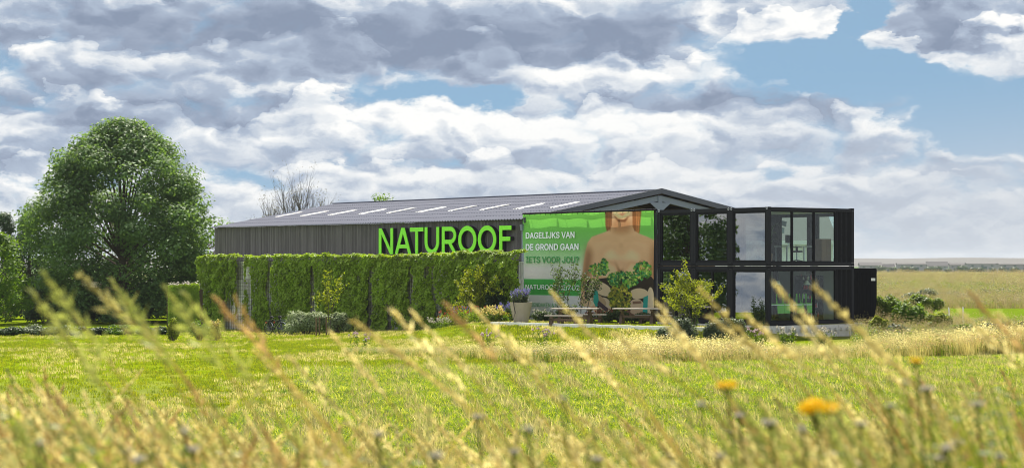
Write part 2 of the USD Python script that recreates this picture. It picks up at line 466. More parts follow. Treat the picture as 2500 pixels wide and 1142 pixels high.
def gh(x, y):
    x, y = np.asarray(x, float), np.asarray(y, float)
    z = -0.75 * sm(-x, -2, 16) * sm(y, 62, 112) - 0.10 * sm(y, 112, 150) * sm(-x, 0, 16)
    d = kerb_d(x, y)
    along = (x - K0[0]) * KD[0] + (y - K0[1]) * KD[1]
    up = (1 - sm(d, 0.05, 5.5)) * sm(along, -5.5, -.6) * (1 - sm(along, 12.7, 14.0))
    z = np.where(y < 125, z * (1 - up) + (TERR - .03 - .13 * sm(d, .02, .12)) * up, z)
    z = z + 2.05 * (1 - sm(y, 4, 19))
    z = z - 4.2 * sm(y, 250, 1500)
    z = z + 0.05 * (meshkit.noise(np.stack([x * .35, y * .35, 0 * x], -1)) - .5) * sm(y, 18, 30)
    return z


def gcol(x, y):
    """The ground cover's own colour."""
    p = np.stack([x, y, 0 * x], -1)
    n = meshkit.fbm(p * .12, 4, 3)[..., None]
    n2 = meshkit.fbm(p * .5, 3, 9)[..., None]
    crop, lawn, tan, bank = (np.array(c) for c in ((.11, .16, .022), (.145, .20, .005), (.22, .19, .095), (.19, .17, .06)))
    c = np.broadcast_to(crop, p.shape)
    dry = np.array((.28, .25, .07))
    c = c * (1 - .5 * n) + dry * .5 * n
    L = (sm(-x, -1.5 + 0, 7) * sm(y, 52, 60))[..., None]
    lawnc = lawn * (1 - .35 * sm(n2, .45, .7)) + dry * .35 * sm(n2, .45, .7)
    far_l = sm(-x, 9, 15)[..., None]
    lawnc = lawnc * (1 - far_l) + lawn * far_l
    lawnc = lawnc * (.72 + .56 * meshkit.fbm(p * np.array((.16, .5, 0)), 4, 17)[..., None])
    c = c * (1 - L) + lawnc * L
    S = sm(y, 64, 70)[..., None]
    c = c * (1 - S * (1 - L)) + (lawnc * .8) * S * (1 - L)
    # dry grass plain to the right and behind
    R = (sm(x, 13, 17) * sm(y, 70, 80))[..., None]
    R = np.maximum(R, sm(y, 150, 190)[..., None])
    g2 = meshkit.fbm(np.stack([x * .02, y * .008, 0 * x], -1), 4, 21)[..., None]
    plain = tan * (1 - .75 * sm(g2, .42, .62)) + np.array((.12, .145, .05)) * .75 * sm(g2, .42, .62)
    mid = (sm(y, 130, 170) * (1 - sm(y, 230, 330)))[..., None]
    plain = plain * (1 - .75 * mid) + np.array((.12, .15, .05)) * .75 * mid
    c = c * (1 - R) + plain * R
    G = (sm(x, 19, 24) * sm(y, 101, 106) * (1 - sm(y, 124, 138)))[..., None]
    c = c * (1 - G) + np.array((.105, .16, .010)) * G
    FG = (sm(y, 900, 1300))[..., None]
    c = c * (1 - FG) + np.array((.10, .17, .05)) * FG
    bk = (1 - sm(y, 14, 24))[..., None]
    return c * (1 - bk) + bank * bk


ys = np.concatenate([np.arange(-6, 30, .75), np.arange(30, 140, .5), 140 * np.exp(np.linspace(0, math.log(4200 / 140), 130))])
ts = np.linspace(-1, 1, 190)
gx = ts[None] * (16 + .42 * np.maximum(ys, 0))[:, None]
gy = np.broadcast_to(ys[:, None], gx.shape)
gv = np.stack([gx, gy, gh(gx, gy)], -1)
gc = gcol(gx, gy)
ii, jj = np.meshgrid(np.arange(len(ys) - 1), np.arange(len(ts) - 1), indexing='ij')
q = np.stack([ii * len(ts) + jj, ii * len(ts) + jj + 1, (ii + 1) * len(ts) + jj + 1, (ii + 1) * len(ts) + jj], -1).reshape(-1, 4)
cen = gv.reshape(-1, 3)[q].mean(1)
cls = np.where(cen[:, 1] < 20, 0, np.where((cen[:, 0] > 14) & (cen[:, 1] > 74) | (cen[:, 1] > 165), 3, np.where((cen[:, 0] < 2) & (cen[:, 1] > 56), 2, 1)))
cls = np.where((cls == 1) & (cen[:, 1] > 69), 4, cls)
for k, name in enumerate(['grassy_bank', 'crop_field', 'lawn', 'dry_plain', 'ground']):
    f = q[cls == k]
    used, inv = np.unique(f, return_inverse=True)
    m = obj(name, (gv.reshape(-1, 3)[used], inv.reshape(-1, 4)), M['ground'], smooth=True, kind='structure')
    tint(m, gc.reshape(-1, 3)[used])

# distant hills beyond the plain
hx = np.linspace(-1500, 1500, 260)
hv, hf = [], []
for r_, (yy, k) in enumerate(((2300, 0), (2600, .55), (3000, .95), (3400, 1.0), (3900, .6))):
    hgt = k * (10.5 + 9 * (meshkit.fbm(np.stack([hx * .004, 0 * hx + r_ * .3, 0 * hx], -1), 4, 5) - .5))
    hv.append(np.stack([hx, 0 * hx + yy, -4.6 + hgt], -1))
n = len(hx)
hf = [[r_ * n + i, r_ * n + i + 1, (r_ + 1) * n + i + 1, (r_ + 1) * n + i] for r_ in range(4) for i in range(n - 1)]
obj('hills', (np.vstack(hv), np.array(hf)), M['hills'], smooth=True, kind='structure')

# ------------------------------------------------------------------ warehouse
A0, A1, W = a_of(525), a_of(1277), 17.86
EAVE, RIDGE, WOODZ = 5.46, 7.06, 3.38
Llen = A1 - A0
wh = thing('warehouse', 'long grey timber clad warehouse with low pitched corrugated roof and white skylight strips', 'warehouse', fw(A0, 0, 0), RZ)
# local x: 0..Llen along the front, y: into the building
npl = 232
pw = Llen / npl
for i in range(npl):
    x0, dy = i * pw, rng.uniform(0, .022)
    obj('plank', B((x0 + .007, -.028 - dy, WOODZ + rng.uniform(-.012, .012)), (x0 + pw - .007, .02 - dy, EAVE - .03)), M['wood'], wh)
obj('backing_wall', B((0.02, .03, -1.2), (Llen - .02, .2, EAVE - .05)), M['fascia'], wh)
obj('end_wall', B((.01, .21, -1.2), (.2, W, EAVE)), M['wood'], wh)
gw = trimesh.creation.extrude_polygon(Polygon([(.21, -1), (W - .21, -1), (W - .21, EAVE - .1), (W / 2, RIDGE - .15), (.21, EAVE - .1)]), .2, engine='earcut')
gv_ = np.asarray(gw.vertices)
obj('end_wall', (np.stack([Llen - 5.2 + gv_[:, 2], gv_[:, 0], gv_[:, 1]], -1), gw.faces), M['soffit'], wh)
obj('back_wall', B((.21, W - .2, -1), (Llen - 5.3, W, EAVE - .05)), M['wood'], wh)
slope = math.atan2(RIDGE - EAVE, W / 2)
OV = .22
ncrs = 7
per = .25
xs = np.arange(-.15, Llen + .35, per / 6)
wv = .026 * np.sin(2 * np.pi * xs / per)
for k in range(ncrs):
    t0 = -OV + (W / 2 + OV) * k / ncrs
    t1 = -OV + (W / 2 + OV) * (k + 1) / ncrs + (.12 if k < ncrs - 1 else 0)
    zz = lambda t: EAVE + t * (RIDGE - EAVE) / (W / 2)
    rows = [np.stack([xs, 0 * xs + t, zz(t) + wv + l], -1) for t, l in ((t0, .05), (t1, .03 if k == ncrs - 1 else .024))]
    v = np.vstack(rows + [r + (0, 0, -.02) for r in rows])
    m_ = len(xs)
    i = np.arange(m_ - 1)
    top = np.stack([i, i + 1, i + 1 + m_, i + m_], -1)
    edge = np.stack([i + 2 * m_, i + 1 + 2 * m_, i + 1, i], -1)
    obj('roof_course', (v, np.vstack([top, top[:, ::-1] + 2 * m_, edge])), M['roof'], wh, smooth=40)
rv = [(-.15, W / 2, RIDGE + .02), (Llen + .3, W / 2, RIDGE + .02), (Llen + .3, W + OV, EAVE), (-.15, W + OV, EAVE)]
obj('far_slope', MB().raw(rv, [[0, 1, 2, 3]]).raw(np.array(rv) - (0, 0, .03), [[3, 2, 1, 0]]), M['roof'], wh)
obj('ridge_cap', MB().bar((-.2, W / 2, RIDGE + .06), (Llen + .35, W / 2, RIDGE + .06), .45, .05), M['roof'], wh)
# underside boards of the open gable bay
for k in range(24):
    t = .3 + k * (W - .6) / 24
    for_z = EAVE + (W / 2 - abs(t + .35 - W / 2)) * (RIDGE - EAVE) / (W / 2) - .10
    obj('soffit_board', B((Llen - 5.0, t, for_z - .02), (Llen + .1, t + .66, for_z)), M['soffit'], wh)
for k in range(1, ncrs):
    t_ = -OV + (W / 2 + OV) * k / ncrs + .05
    sm_ = MB()
    for x in np.arange(.3, Llen, .75):
        z_ = EAVE + t_ * (RIDGE - EAVE) / (W / 2) + .075
        sm_.box(np.array((x - .025, t_ - .025, z_ - .03)), np.array((x + .025, t_ + .025, z_ + .012)))
    obj('roof_screws', sm_, M['steel'], wh, kind='stuff')
SKY_T = (3.45, 5.25)
def roof_a(px, t):
    return a_of(px, t)
sky_px = [(683, 728), (738, 798), (806, 866), (876, 940), (948, 1012), (1020, 1085), (1092, 1170), (1168, 1250), (1252, 1332), (1335, 1424)]
for (p0_, p1_) in sky_px:
    xa = a_of(p1_ - 4, SKY_T[1]) - A0
    f_ = lambda t: EAVE + t * (RIDGE - EAVE) / (W / 2) + .062
    xc = (a_of(p0_ + 4, SKY_T[0]) - A0 + xa) / 2
    xw = .27
    px_ = np.arange(xc - xw, xc + xw + .01, per / 6)
    wz = .026 * np.sin(2 * np.pi * (px_) / per)
    rows = [np.stack([px_, 0 * px_ + t, f_(t) + wz], -1) for t in SKY_T]
    m_ = len(px_)
    i = np.arange(m_ - 1)
    top = np.stack([i, i + 1, i + 1 + m_, i + m_], -1)
    v = np.vstack(rows + [r - (0, 0, .015) for r in rows])
    obj('skylight', (v, np.vstack([top, top[:, ::-1] + 2 * m_])), M['skylight'], wh, smooth=40)
# gable frame: rafters, fascia, king post, corner column
gx_ = Llen + .12
for s in (0, 1):
    e = (gx_, W + OV if s else -OV, EAVE - .12)
    p = (gx_, W / 2, RIDGE - .08)
    obj('barge_board', MB().bar(np.array(e) + (.22, 0, .06), np.array(p) + (.22, 0, .08), .06, .27), M['fascia'], wh)
    obj('rafter', MB().bar(np.array(e) + (0, 0, -.30), np.array(p) + (0, 0, -.30), .16, .30), M['steel'], wh)
obj('king_post', B((gx_ - .09, W / 2 - .14, RIDGE - 1.15), (gx_ + .12, W / 2 + .14, RIDGE - .28)), M['steel'], wh)
obj('gusset_plate', MB().raw([(gx_ + .13, W / 2 - .75, RIDGE - .62), (gx_ + .13, W / 2 + .75, RIDGE - .62), (gx_ + .13, W / 2, RIDGE - 1.15), (gx_ + .11, W / 2 - .75, RIDGE - .62), (gx_ + .11, W / 2 + .75, RIDGE - .62), (gx_ + .11, W / 2, RIDGE - 1.15)], [[0, 2, 1], [3, 4, 5]]), M['steel'], wh)
obj('tie_beam', MB().bar((gx_, 0.2, EAVE - .55), (gx_, W - .2, EAVE - .55), .12, .22), M['steel'], wh)
for k in range(5):
    y_ = W / 2 - 3.6 + k * 1.8
    obj('purlin', MB().bar((Llen - 4.9, y_, EAVE + (W / 2 - abs(y_ - W / 2)) * .178 - .26), (gx_, y_, EAVE + (W / 2 - abs(y_ - W / 2)) * .178 - .26), .08, .16), M['soffit'], wh)
obj('column', B((Llen + .03, -.12, -.2), (Llen + .22, .12, EAVE - .25)), M['steel'], wh)
obj('column', B((Llen + .03, W - .25, -.2), (Llen + .22, W, EAVE - .25)), M['steel'], wh)
for k in range(3):
    obj('wall_board', B((Llen + .05, .35, 3.3 + k * .7), (Llen + .11, 4.2, 3.3 + k * .7 + .66)), M['wood'], wh)
obj('low_wall', B((Llen + .04, .3, -.2), (Llen + .15, 4.4, 3.25)), M['oldconcrete'], wh)

# the sign: eight raised letters
def letter(ch, w, h, sw, sh):
    if ch == 'N':
        return union_all([sbox(0, 0, sw, h), sbox(w - sw, 0, w, h), Polygon([(0, h), (sw * 1.1, h), (w, 0), (w - sw * 1.1, 0)])])
    if ch == 'A':
        o = Polygon([(0, 0), (sw * 1.1, 0), (w / 2, h * .80), (w - sw * 1.1, 0), (w, 0), (w / 2 + sw * .62, h), (w / 2 - sw * .62, h)])
        return union_all([o, sbox(w * .26, h * .22, w * .74, h * .22 + sh * .95)])
    if ch == 'T':
        return union_all([sbox(0, h - sh, w, h), sbox(w / 2 - sw / 2, 0, w / 2 + sw / 2, h)])
    if ch == 'U':
        c = affinity.scale(Point(0, 0).buffer(1, 24), w / 2, w * .46)
        o = union_all([affinity.translate(c, w / 2, w * .46), sbox(0, w * .46, w, h)])
        i = affinity.scale(Point(0, 0).buffer(1, 24), w / 2 - sw, w * .46 - sh)
        return o.difference(union_all([affinity.translate(i, w / 2, w * .46), sbox(sw, w * .46, w - sw, h + 1)]))
    if ch == 'O':
        return affinity.translate(affinity.scale(Point(0, 0).buffer(1, 32), w / 2, h / 2 + .02), w / 2, h / 2).difference(
            affinity.translate(affinity.scale(Point(0, 0).buffer(1, 32), w / 2 - sw, h / 2 - sh), w / 2, h / 2))
    if ch == 'R':
        rh = h * .32
        def bowl(d, dz):
            c = affinity.translate(affinity.scale(Point(0, 0).buffer(1, 24), w * .40 - d, rh - dz), w * .56, h - rh)
            return union_all([c, sbox(0, h - 2 * rh + dz, w * .56, h - dz)])
        o = bowl(0, 0).difference(bowl(sw * .9, sh))
        return union_all([o, sbox(0, 0, sw, h), Polygon([(w * .42, h * .40), (w * .42 + sw * 1.15, h * .40), (w, 0), (w - sw * 1.2, 0)])])
    if ch == 'F':
        return union_all([sbox(0, 0, sw, h), sbox(0, h - sh, w, h), sbox(0, h * .44, w * .9, h * .44 + sh)])


def extrude(poly, y0, y1):
    """A shapely shape in (x, z) as a solid between y0 and y1."""
    out = MB()
    for p_ in getattr(poly, 'geoms', [poly]):
        m = trimesh.creation.extrude_polygon(p_, y1 - y0, engine='earcut')
        v = np.asarray(m.vertices)
        out.raw(np.stack([v[:, 0], y1 - v[:, 2], v[:, 1]], -1), m.faces)
    return out


bf = -.30
spans = [('N', 926, 960), ('A', 965, 1004.5), ('T', 1002, 1034), ('U', 1038, 1072.5), ('R', 1080, 1115.5), ('O', 1120, 1163.5), ('O', 1168, 1212), ('F', 1220, 1249)]
sA = a_of(926, bf)
sign = thing('letter_sign', 'bright green raised company letters on black casings fixed to grey timber wall', 'sign', fw(sA, 0, 0), RZ)
for k, (ch, p0_, p1_) in enumerate(spans):
    a0, a1 = a_of(p0_, bf), a_of(p1_, bf)
    f_ = k / 7
    z1, z0 = z_of(557.5 - 6.5 * f_, a0, bf), z_of(620.5 - 3.5 * f_, a0, bf)
    sh_ = letter(ch, a1 - a0, z1 - z0, .235, .215).buffer(-.004)
    sh_ = affinity.translate(sh_, a0 - sA, z0)
    ls = obj('letter', extrude(sh_, bf + .006, -.06), M['sign_black'], sign, label=f'letter {ch} of the green sign')
    obj('face', extrude(sh_.buffer(.006), bf - .035, bf), M['sign_green'], ls)

# ------------------------------------------------------------------ the mesh fence wall and its ivy
IB = -1.7                                      # the wall stands a metre in front of the warehouse
I0, I1 = a_of(486, IB), a_of(1268, IB)
iw = thing('garden_wall', 'pale block wall behind black wire mesh, mostly hidden by ivy, below the timber cladding', 'wall', fw(I0, IB, -1.0), RZ)
IL = I1 - I0
zt = lambda x: z_of(634, I0 + x, IB) + 1.0 - .06
nb = 24
for i in range(nb):
    x0, x1 = IL * i / nb, IL * (i + 1) / nb
    for j in range(4):
        h0, h1 = 4.34 * j / 4, 4.34 * (j + 1) / 4
        obj('block', B((x0 + .012, 0.0 + rng.uniform(0, .01), h0 + .012), (x1 - .012, .28, h1 - .012)), M['shed_wall'] if (i + j) % 3 else M['concrete'], iw)
obj('joint_fill', B((0, .03, 0), (IL, .25, 4.3)), M['concrete'], iw)
wm = MB()
for x in np.arange(.05, IL, .22):
    wm.bar((x, -.06, .1), (x, -.06, 4.36), .014, .014)
for z in np.arange(.2, 4.4, .22):
    wm.bar((0, -.06, z), (IL, -.06, z), .014, .014)
obj('wire_mesh', wm, M['mesh_wire'], iw, kind='stuff')
for k in range(5):
    x = .05 + (IL - .1) * (k + .35 * (0 < k < 4)) / 4
    obj('fence_post', B((x - .05, -.16, -.2), (x + .05, -.08, 4.38)), M['mesh_wire'], iw)


def ivy_patch(px0, px1, label, seed, top=633, dens=330, wobble=.35, thick=.30, mat='leaf_ivy', drop=0.0):
    r = np.random.default_rng(seed)
    a0, a1 = a_of(px0, IB - .3), a_of(px1, IB - .3)
    w = a1 - a0
    base = gh(*fw((a0 + a1) / 2, IB - .3)[:2])
    hgt = H - (top - HZ) / F * fw((a0 + a1) / 2, IB)[1] + .1 - base
    n = int(w * hgt * dens)
    x, z = r.uniform(0, w, n), r.uniform(-.05, hgt, n)
    p = np.stack([x * 1.1 + seed, z * .16, 0 * x], -1)
    strand = meshkit.fbm(p, 3, seed)
    bul = meshkit.fbm(np.stack([x * 2.2, z * 2.6, 0 * x + seed], -1), 3, seed + 5)
    bul = np.clip((bul - .28) * 2.1, 0, 1.2)
    # ragged side edges, bare streaks where hanging strands part, and a lower fringe
    e = wobble * (meshkit.noise(np.stack([z * 1.3, 0 * z + seed, 0 * z], -1)))
    keep = (x > e * .8) & (x < w - e * .8) & ((strand > .30 + .07 * (1 - z / hgt)) | (z > hgt - .5)) & (z > drop * meshkit.noise(np.stack([x * 2, 0 * x, 0 * x + seed], -1)))
    x, z, bul = x[keep], z[keep], bul[keep]
    n = len(x)
    rim = sm(z, hgt - .35, hgt)
    y = -(thick * (.25 + 0.70 * bul) * r.uniform(.6, 1.0, n)) * (1 - .55 * rim) - .05
    z = z + rim * .22 * (meshkit.noise(np.stack([x * 2.3, 0 * x, 0 * x + seed], -1)) - .2)
    Nn = np.stack([r.normal(0, .45, n), -1 + 0 * x + r.normal(0, .35, n), .75 + rim * .9 + r.normal(0, .4, n)], -1)
    t = thing('ivy', label, 'ivy', fw(a0, IB - .18, base), RZ, None)
    # a few leaves lie on top of the wall
    nt = int(w * 130)
    xt = r.uniform(.05, w - .05, nt)
    Pt = np.stack([xt, r.uniform(-.15, .35, nt), hgt + .02 + .25 * (meshkit.noise(np.stack([xt * 2.3, 0 * xt, 0 * xt + seed], -1)) - .1) * r.uniform(.3, 1, nt)], -1)
    Nt = np.stack([r.normal(0, .5, nt), r.normal(-.2, .4, nt), np.ones(nt)], -1)
    v, f = leaves(np.vstack([np.stack([x, y, z], -1), Pt]), np.vstack([Nn, Nt]), .088, r, .75, -.3)
    obj('foliage', (v, f), M[mat], t)
    st = MB()
    for xx in np.arange(.15, w - .1, .33):
        zz = np.linspace(0, hgt - .2, 7)
        st.tube(np.stack([xx + np.cumsum(r.normal(0, .06, 7)), 0 * zz - .08, zz], -1), np.linspace(.018, .006, 7), 4)
    obj('stem', st, M['bark'], t)
    return t


ivy_patch(484, 580, 'square block of ivy at the left end of the garden wall', 3, 632, 420, .12, .42)
ivy_patch(595, 657, 'narrow ivy curtain between bare mesh strip and pale streak', 4, 633, 340, .5, .3)
ivy_patch(661, 757, 'wide ivy curtain above the bicycles and white shrub', 5, 633, 340, .4, .3)
ivy_patch(741, 873, 'ivy curtain behind the staked young tree', 6, 631, 330, .35, .3)
ivy_patch(862, 996, 'dense dark ivy curtain right of the white shrub', 8, 632, 380, .2, .34)
ivy_patch(980, 1134, 'dense ivy with taller yellowish tuft under the letters', 9, 629, 380, .2, .36)
ivy_patch(1120, 1272, 'bulging ivy at the right end of garden wall beside the steel column', 11, 624, 380, .3, .5)
# left: a lower return of the wall, overgrown
lw = thing('low_hedge', 'low clipped ivy hedge with pale flowering top, left of the tall ivy wall', 'hedge', (0, 0, 0))
r = np.random.default_rng(31)
h0, h1 = at(414, 770, 118.0), at(487, 770, 120.0)
nL = 9000
u = r.uniform(0, 1, nL)
zz = r.uniform(0, 1, nL)
gz = gh(h0[0], h0[1])
top = H - (697 - HZ) / F * 118
Pp = h0[None] + (h1 - h0)[None] * u[:, None]
Pp[:, 2] = gz + (top - gz) * zz + .1 * meshkit.noise(np.stack([u * 9, 0 * u, 0 * u], -1))
Pp[:, 1] -= .4 * r.uniform(.4, 1, nL)
obj('foliage', leaves(Pp, np.stack([r.normal(0, .4, nL), -np.ones(nL), r.uniform(0, .9, nL)], -1), .085, r, .7), M['leaf_ivy'], lw)
nL = 420
u = r.uniform(0, 1, nL)
Pp = h0[None] + (h1 - h0)[None] * u[:, None]
Pp[:, 2] = top + r.normal(.02, .09, nL)
Pp[:, 1] += r.uniform(-.4, .4, nL)
obj('blossom', leaves(Pp, np.stack([r.normal(0, .4, nL), r.normal(0, .4, nL), np.ones(nL)], -1), .05, r, .8), M['whiteflower'], lw)
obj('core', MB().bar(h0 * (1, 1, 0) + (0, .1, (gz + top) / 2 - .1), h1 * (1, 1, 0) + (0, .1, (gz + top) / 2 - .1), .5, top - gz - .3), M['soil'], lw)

# ------------------------------------------------------------------ the container building
CW, CL, CH, CZ = 2.44, 5.33, 2.59, .55


def corrugated(x0, x1, z0, z1, y, axis, depth=.05, pitch=.26):
    n = max(2, int((x1 - x0) / pitch * 4))
    xs_ = np.linspace(x0, x1, n)
    ph = (np.arange(n) % 4)
    d = np.where((ph == 0) | (ph == 1), 0, depth)
    pts = [(x, y + dd) if axis == 'x' else (y - dd, x) for x, dd in zip(xs_, d)]
    v = [(p[0], p[1], z) for z in (z0, z1) for p in pts]
    i = np.arange(n - 1)
    f = np.stack([i, i + 1, i + 1 + n, i + n], -1)
    v2 = np.array(v)
    return MB().raw(v2, f)


def container(i, j, label):
    t = thing('office_container', label, 'container', fw(-(i + 1) * CW, 0, CZ + CH * j), RZ, 'black container offices stacked two high')
    for x in (.085, CW - .085):
        for y in (.085, CL - .085):
            obj('corner_post', B((x - .08, y - .08, .12), (x + .08, y + .08, CH - .12)), M['frame'], t)
            for z in (0.005, CH - .115):
                obj('corner_casting', B((x - .083, y - .083, z), (x + .083, y + .083, z + .11)), M['black'], t)
    for z in (.02, CH - .17):
        for y in (.06, CL - .06):
            obj('end_rail', B((.17, y - .05, z), (CW - .17, y + .05, z + .15)), M['frame'], t)
        for x in (.06, CW - .06):
            obj('side_rail', B((x - .05, .17, z), (x + .05, CL - .17, z + .15)), M['frame'], t)
    obj('roof', B((.1, .1, CH - .10), (CW - .1, CL - .1, CH - .03)), M['black'], t)
    obj('ceiling', B((.11, .11, CH - .20), (CW - .11, CL - .11, CH - .115)), M['inwall'], t)
    obj('floor', B((.11, .11, .06), (CW - .11, CL - .11, .16)), M['infloor'], t)
    if j == 1:
        for x in (.09, CW - .09):
            obj('lifting_eye', MB().ring((x, .0, CH - .06), (0, 1, 0), .045, .018, 10, 5), M['chrome'], t)
    # glazed front
    wf = MB()
    for lo, hi in (((.17, .03, .17), (.25, .12, CH - .17)), ((CW - .25, .03, .17), (CW - .17, .12, CH - .17)), ((.25, .03, .17), (CW - .25, .12, .26)), ((.25, .03, CH - .27), (CW - .25, .12, CH - .17))):
        wf.box(np.array(lo), np.array(hi))
    w_ = obj('window', wf, M['black'], t)
    obj('pane', B((.25, .07, .26), (CW - .25, .082, CH - .27)), M['glass'], w_)
    if j == 0 and i > 0:
        obj('mullion', B((CW * .5 - .05, .025, .26), (CW * .5 + .05, .13, CH - .27)), M['black'], w_)
        obj('handle', B((CW * .5 + .07, -.01, 1.0), (CW * .5 + .10, .03, 1.35)), M['chrome'], w_)
    # rear end
    if j == 1:
        wf = MB()
        for lo, hi in (((.17, CL - .12, .17), (.30, CL - .03, CH - .17)), ((CW - .42, CL - .12, .17), (CW - .17, CL - .03, CH - .17)), ((.30, CL - .12, .17), (CW - .42, CL - .03, .22)), ((.30, CL - .12, CH - .35), (CW - .42, CL - .03, CH - .17))):
            wf.box(np.array(lo), np.array(hi))
        w_ = obj('window', wf, M['black'], t)
        obj('pane', B((.30, CL - .08, .22), (CW - .42, CL - .068, CH - .35)), M['sideglass'], w_)
    else:
        obj('rear_wall', B((.17, CL - .12, .17), (CW - .17, CL - .03, CH - .18)), M['inwall'], t)
    if i == 2:
        obj('side_wall', B((.03, .17, .17), (.10, CL - .17, CH - .18)), M['inwall'] if j == 0 else M['black'], t)
    if i == 0:
        # the long glazed side
        pan = [(.20, 1.44), (1.53, 2.79), (2.88, 4.14)]
        for k, (y0, y1) in enumerate(pan):
            wf = MB()
            for lo, hi in (((CW - .12, y0 - .045, .17), (CW - .03, y0, CH - .17)), ((CW - .12, y1, .17), (CW - .03, y1 + .045, CH - .17)), ((CW - .12, y0, .17), (CW - .03, y1, .22)), ((CW - .12, y0, CH - .22), (CW - .03, y1, CH - .17))):
                wf.box(np.array(lo), np.array(hi))
            w_ = obj('window', wf, M['black'], t)
            obj('pane', B((CW - .082, y0, .22), (CW - .07, y1, CH - .22)), M['sideglass'], w_)
        obj('corrugated_panel', corrugated(4.19, CL - .17, .17, CH - .17, CW - .03, 'y'), M['black'], t)
        obj('panel_lining', B((CW - .16, 4.19, .17), (CW - .12, CL - .17, CH - .18)), M['black'], t)
    return t


for j, lv in ((0, 'lower'), (1, 'upper')):
    container(0, j, f'{lv} black container at the right corner with long glazed side')
    container(1, j, f'{lv} middle black container with glazed end between two neighbours')
    container(2, j, f'{lv} black container with glazed end next to the banner')

# concrete foot under the containers, blocks with lifting studs
pl = thing('concrete_plinth', 'grey concrete block plinth with small studs under the black containers', 'plinth', fw(0, 0, 0), RZ)
nblk = 5
for k in range(nblk):
    y0, y1 = -.02 + (CL + .04) * k / nblk, -.02 + (CL + .04) * (k + 1) / nblk
    bl = obj('concrete_block', B((-.5, y0 + .008, -.35), (.05 - rng.uniform(0, .012), y1 - .008, CZ - .006)), M['concrete'], pl)
    for s in range(3):
        yc = y0 + (s + .5) * (y1 - y0) / 3
        obj('stud', MB().box(np.array((.05, yc - .06, .29)), np.array((.16, yc + .06, .41))), M['concrete'], bl)
for k in range(7):
    x0, x1 = -3 * CW + 3 * CW * k / 7, -3 * CW + 3 * CW * (k + 1) / 7
    if x1 < -.5:
        obj('concrete_block', B((x0 + .008, -.03, -.2), (min(x1, -.51) - .008, .4, CZ - .006)), M['concrete'], pl)

# furniture behind the glass
def upside_chair(b, label, first=[None]):
    loc = fw(-.62, b, CZ + .16 + .745)
    if first[0] is not None:
        return dup(first[0], loc, RZ + rng.uniform(-8, 8), label)
    t = thing('stacked_chair', label, 'chair', loc, RZ, 'green chairs upside down on the white table')
    obj('seat', B((-.42, -.2, 0.0), (-.02, .2, .035)), M['chair_green'], t)
    obj('backrest', MB().bar((.02, 0, .01), (.07, 0, -.40), .40, .03, (1, 0, 0)), M['chair_green'], t)
    for x in (-.38, -.05):
        for y in (-.17, .17):
            obj('leg', MB().bar((x, y, .03), (x + (.05 if x > -.2 else -.04), y * 1.15, .46), .028, .028), M['chair_green'], t)
    first[0] = t
    return t


tb = thing('meeting_table', 'white meeting table behind lower glass, green chairs turned up on it', 'table', fw(-1.55, .35, CZ + .16), RZ)
obj('tabletop', B((0, 0, .70), (.98, 3.0, .74)), M['white'], tb)
for x in (.06, .92):
    for y in (.08, 2.92):
        obj('leg', B((x - .03, y - .03, 0), (x + .03, y + .03, .70)), M['white'], tb)
for px_, lb in ((1905, 'upturned green chair at the left end of the white table'), (1921, 'upturned green chair second from left on the white table'), (1953, 'upturned green chair third from left on the white table'), (1977, 'upturned green chair at the right end of the white table')):
    upside_chair(b_of(px_, -.6), lb)
sh = thing('bottle_shelf', 'dark shelf unit with jars and bottles behind lower right pane', 'shelf', fw(-1.55, 3.15, CZ + .16), RZ)
obj('frame', MB().box(np.array((0, 0, 0)), np.array((.45, .04, 2.0))).box(np.array((0, 1.3, 0)), np.array((.45, 1.34, 2.0))).box(np.array((-.03, 0, 0)), np.array((0, 1.34, 2.0))), M['black'], sh)
for k in range(5):
    obj('shelf_board', B((0, .04, .1 + k * .42), (.45, 1.3, .13 + k * .42)), M['black'], sh)
    for q_ in range(7):
        c_ = MB()
        r0, hh = rng.uniform(.03, .05), rng.uniform(.12, .26)
        x_, y_ = rng.uniform(.2, .38), .14 + q_ * .17
        zz = .135 + k * .42
        c_.tube([(x_, y_, zz), (x_, y_, zz + hh * .65), (x_, y_, zz + hh * .8), (x_, y_, zz + hh)], [r0, r0, r0 * .4, r0 * .4], 7)
        tag(obj('jar', c_, M[['red', 'white', 'chrome', 'boxes', 'bike'][int(rng.integers(5))]]).GetPrim(), f"jar or bottle on the {['bottom', 'second lowest', 'middle', 'second highest', 'top'][k]} shelf board, {['leftmost', 'second from left', 'third from left', 'middle one', 'third from right', 'second from right', 'rightmost'][q_]}", 'jar', 'jars and bottles on the shelf')
        pr = stage.GetPrimAtPath('/World/jar' if taken[('/World', 'jar')] == 1 else f"/World/jar_{taken[('/World', 'jar')] - 1:03d}")
        xf = UsdGeom.Xformable(pr)
        xf.AddTranslateOp().Set(Gf.Vec3d(*fw(-1.55, 3.15, CZ + .16)))
        xf.AddRotateZOp().Set(RZ)
oc = thing('office_chair', 'black office chair with mesh back behind the upper glass', 'chair', fw(-1.25, b_of(1945, -1.25), CZ + CH + .16), RZ + 40)
obj('seat', B((-.25, -.25, .45), (.25, .25, .53)), M['black'], oc)
obj('backrest', MB().bar((-.24, 0, .58), (-.32, 0, 1.12), .48, .04, (1, 0, 0)), M['black'], oc)
obj('gas_lift', MB().tube([(0, 0, .1), (0, 0, .45)], .03, 8), M['chrome'], oc)
for k in range(5):
    th = k * 2 * math.pi / 5
    obj('foot', MB().bar((0, 0, .11), (.3 * math.cos(th), .3 * math.sin(th), .05), .05, .04), M['black'], oc)
for y in (-.29, .29):
    obj('armrest', MB().box(np.array((-.15, y - .03, .68)), np.array((.2, y + .03, .71))).box(np.array((-.02, y - .02, .5)), np.array((.03, y + .02, .68))), M['black'], oc)
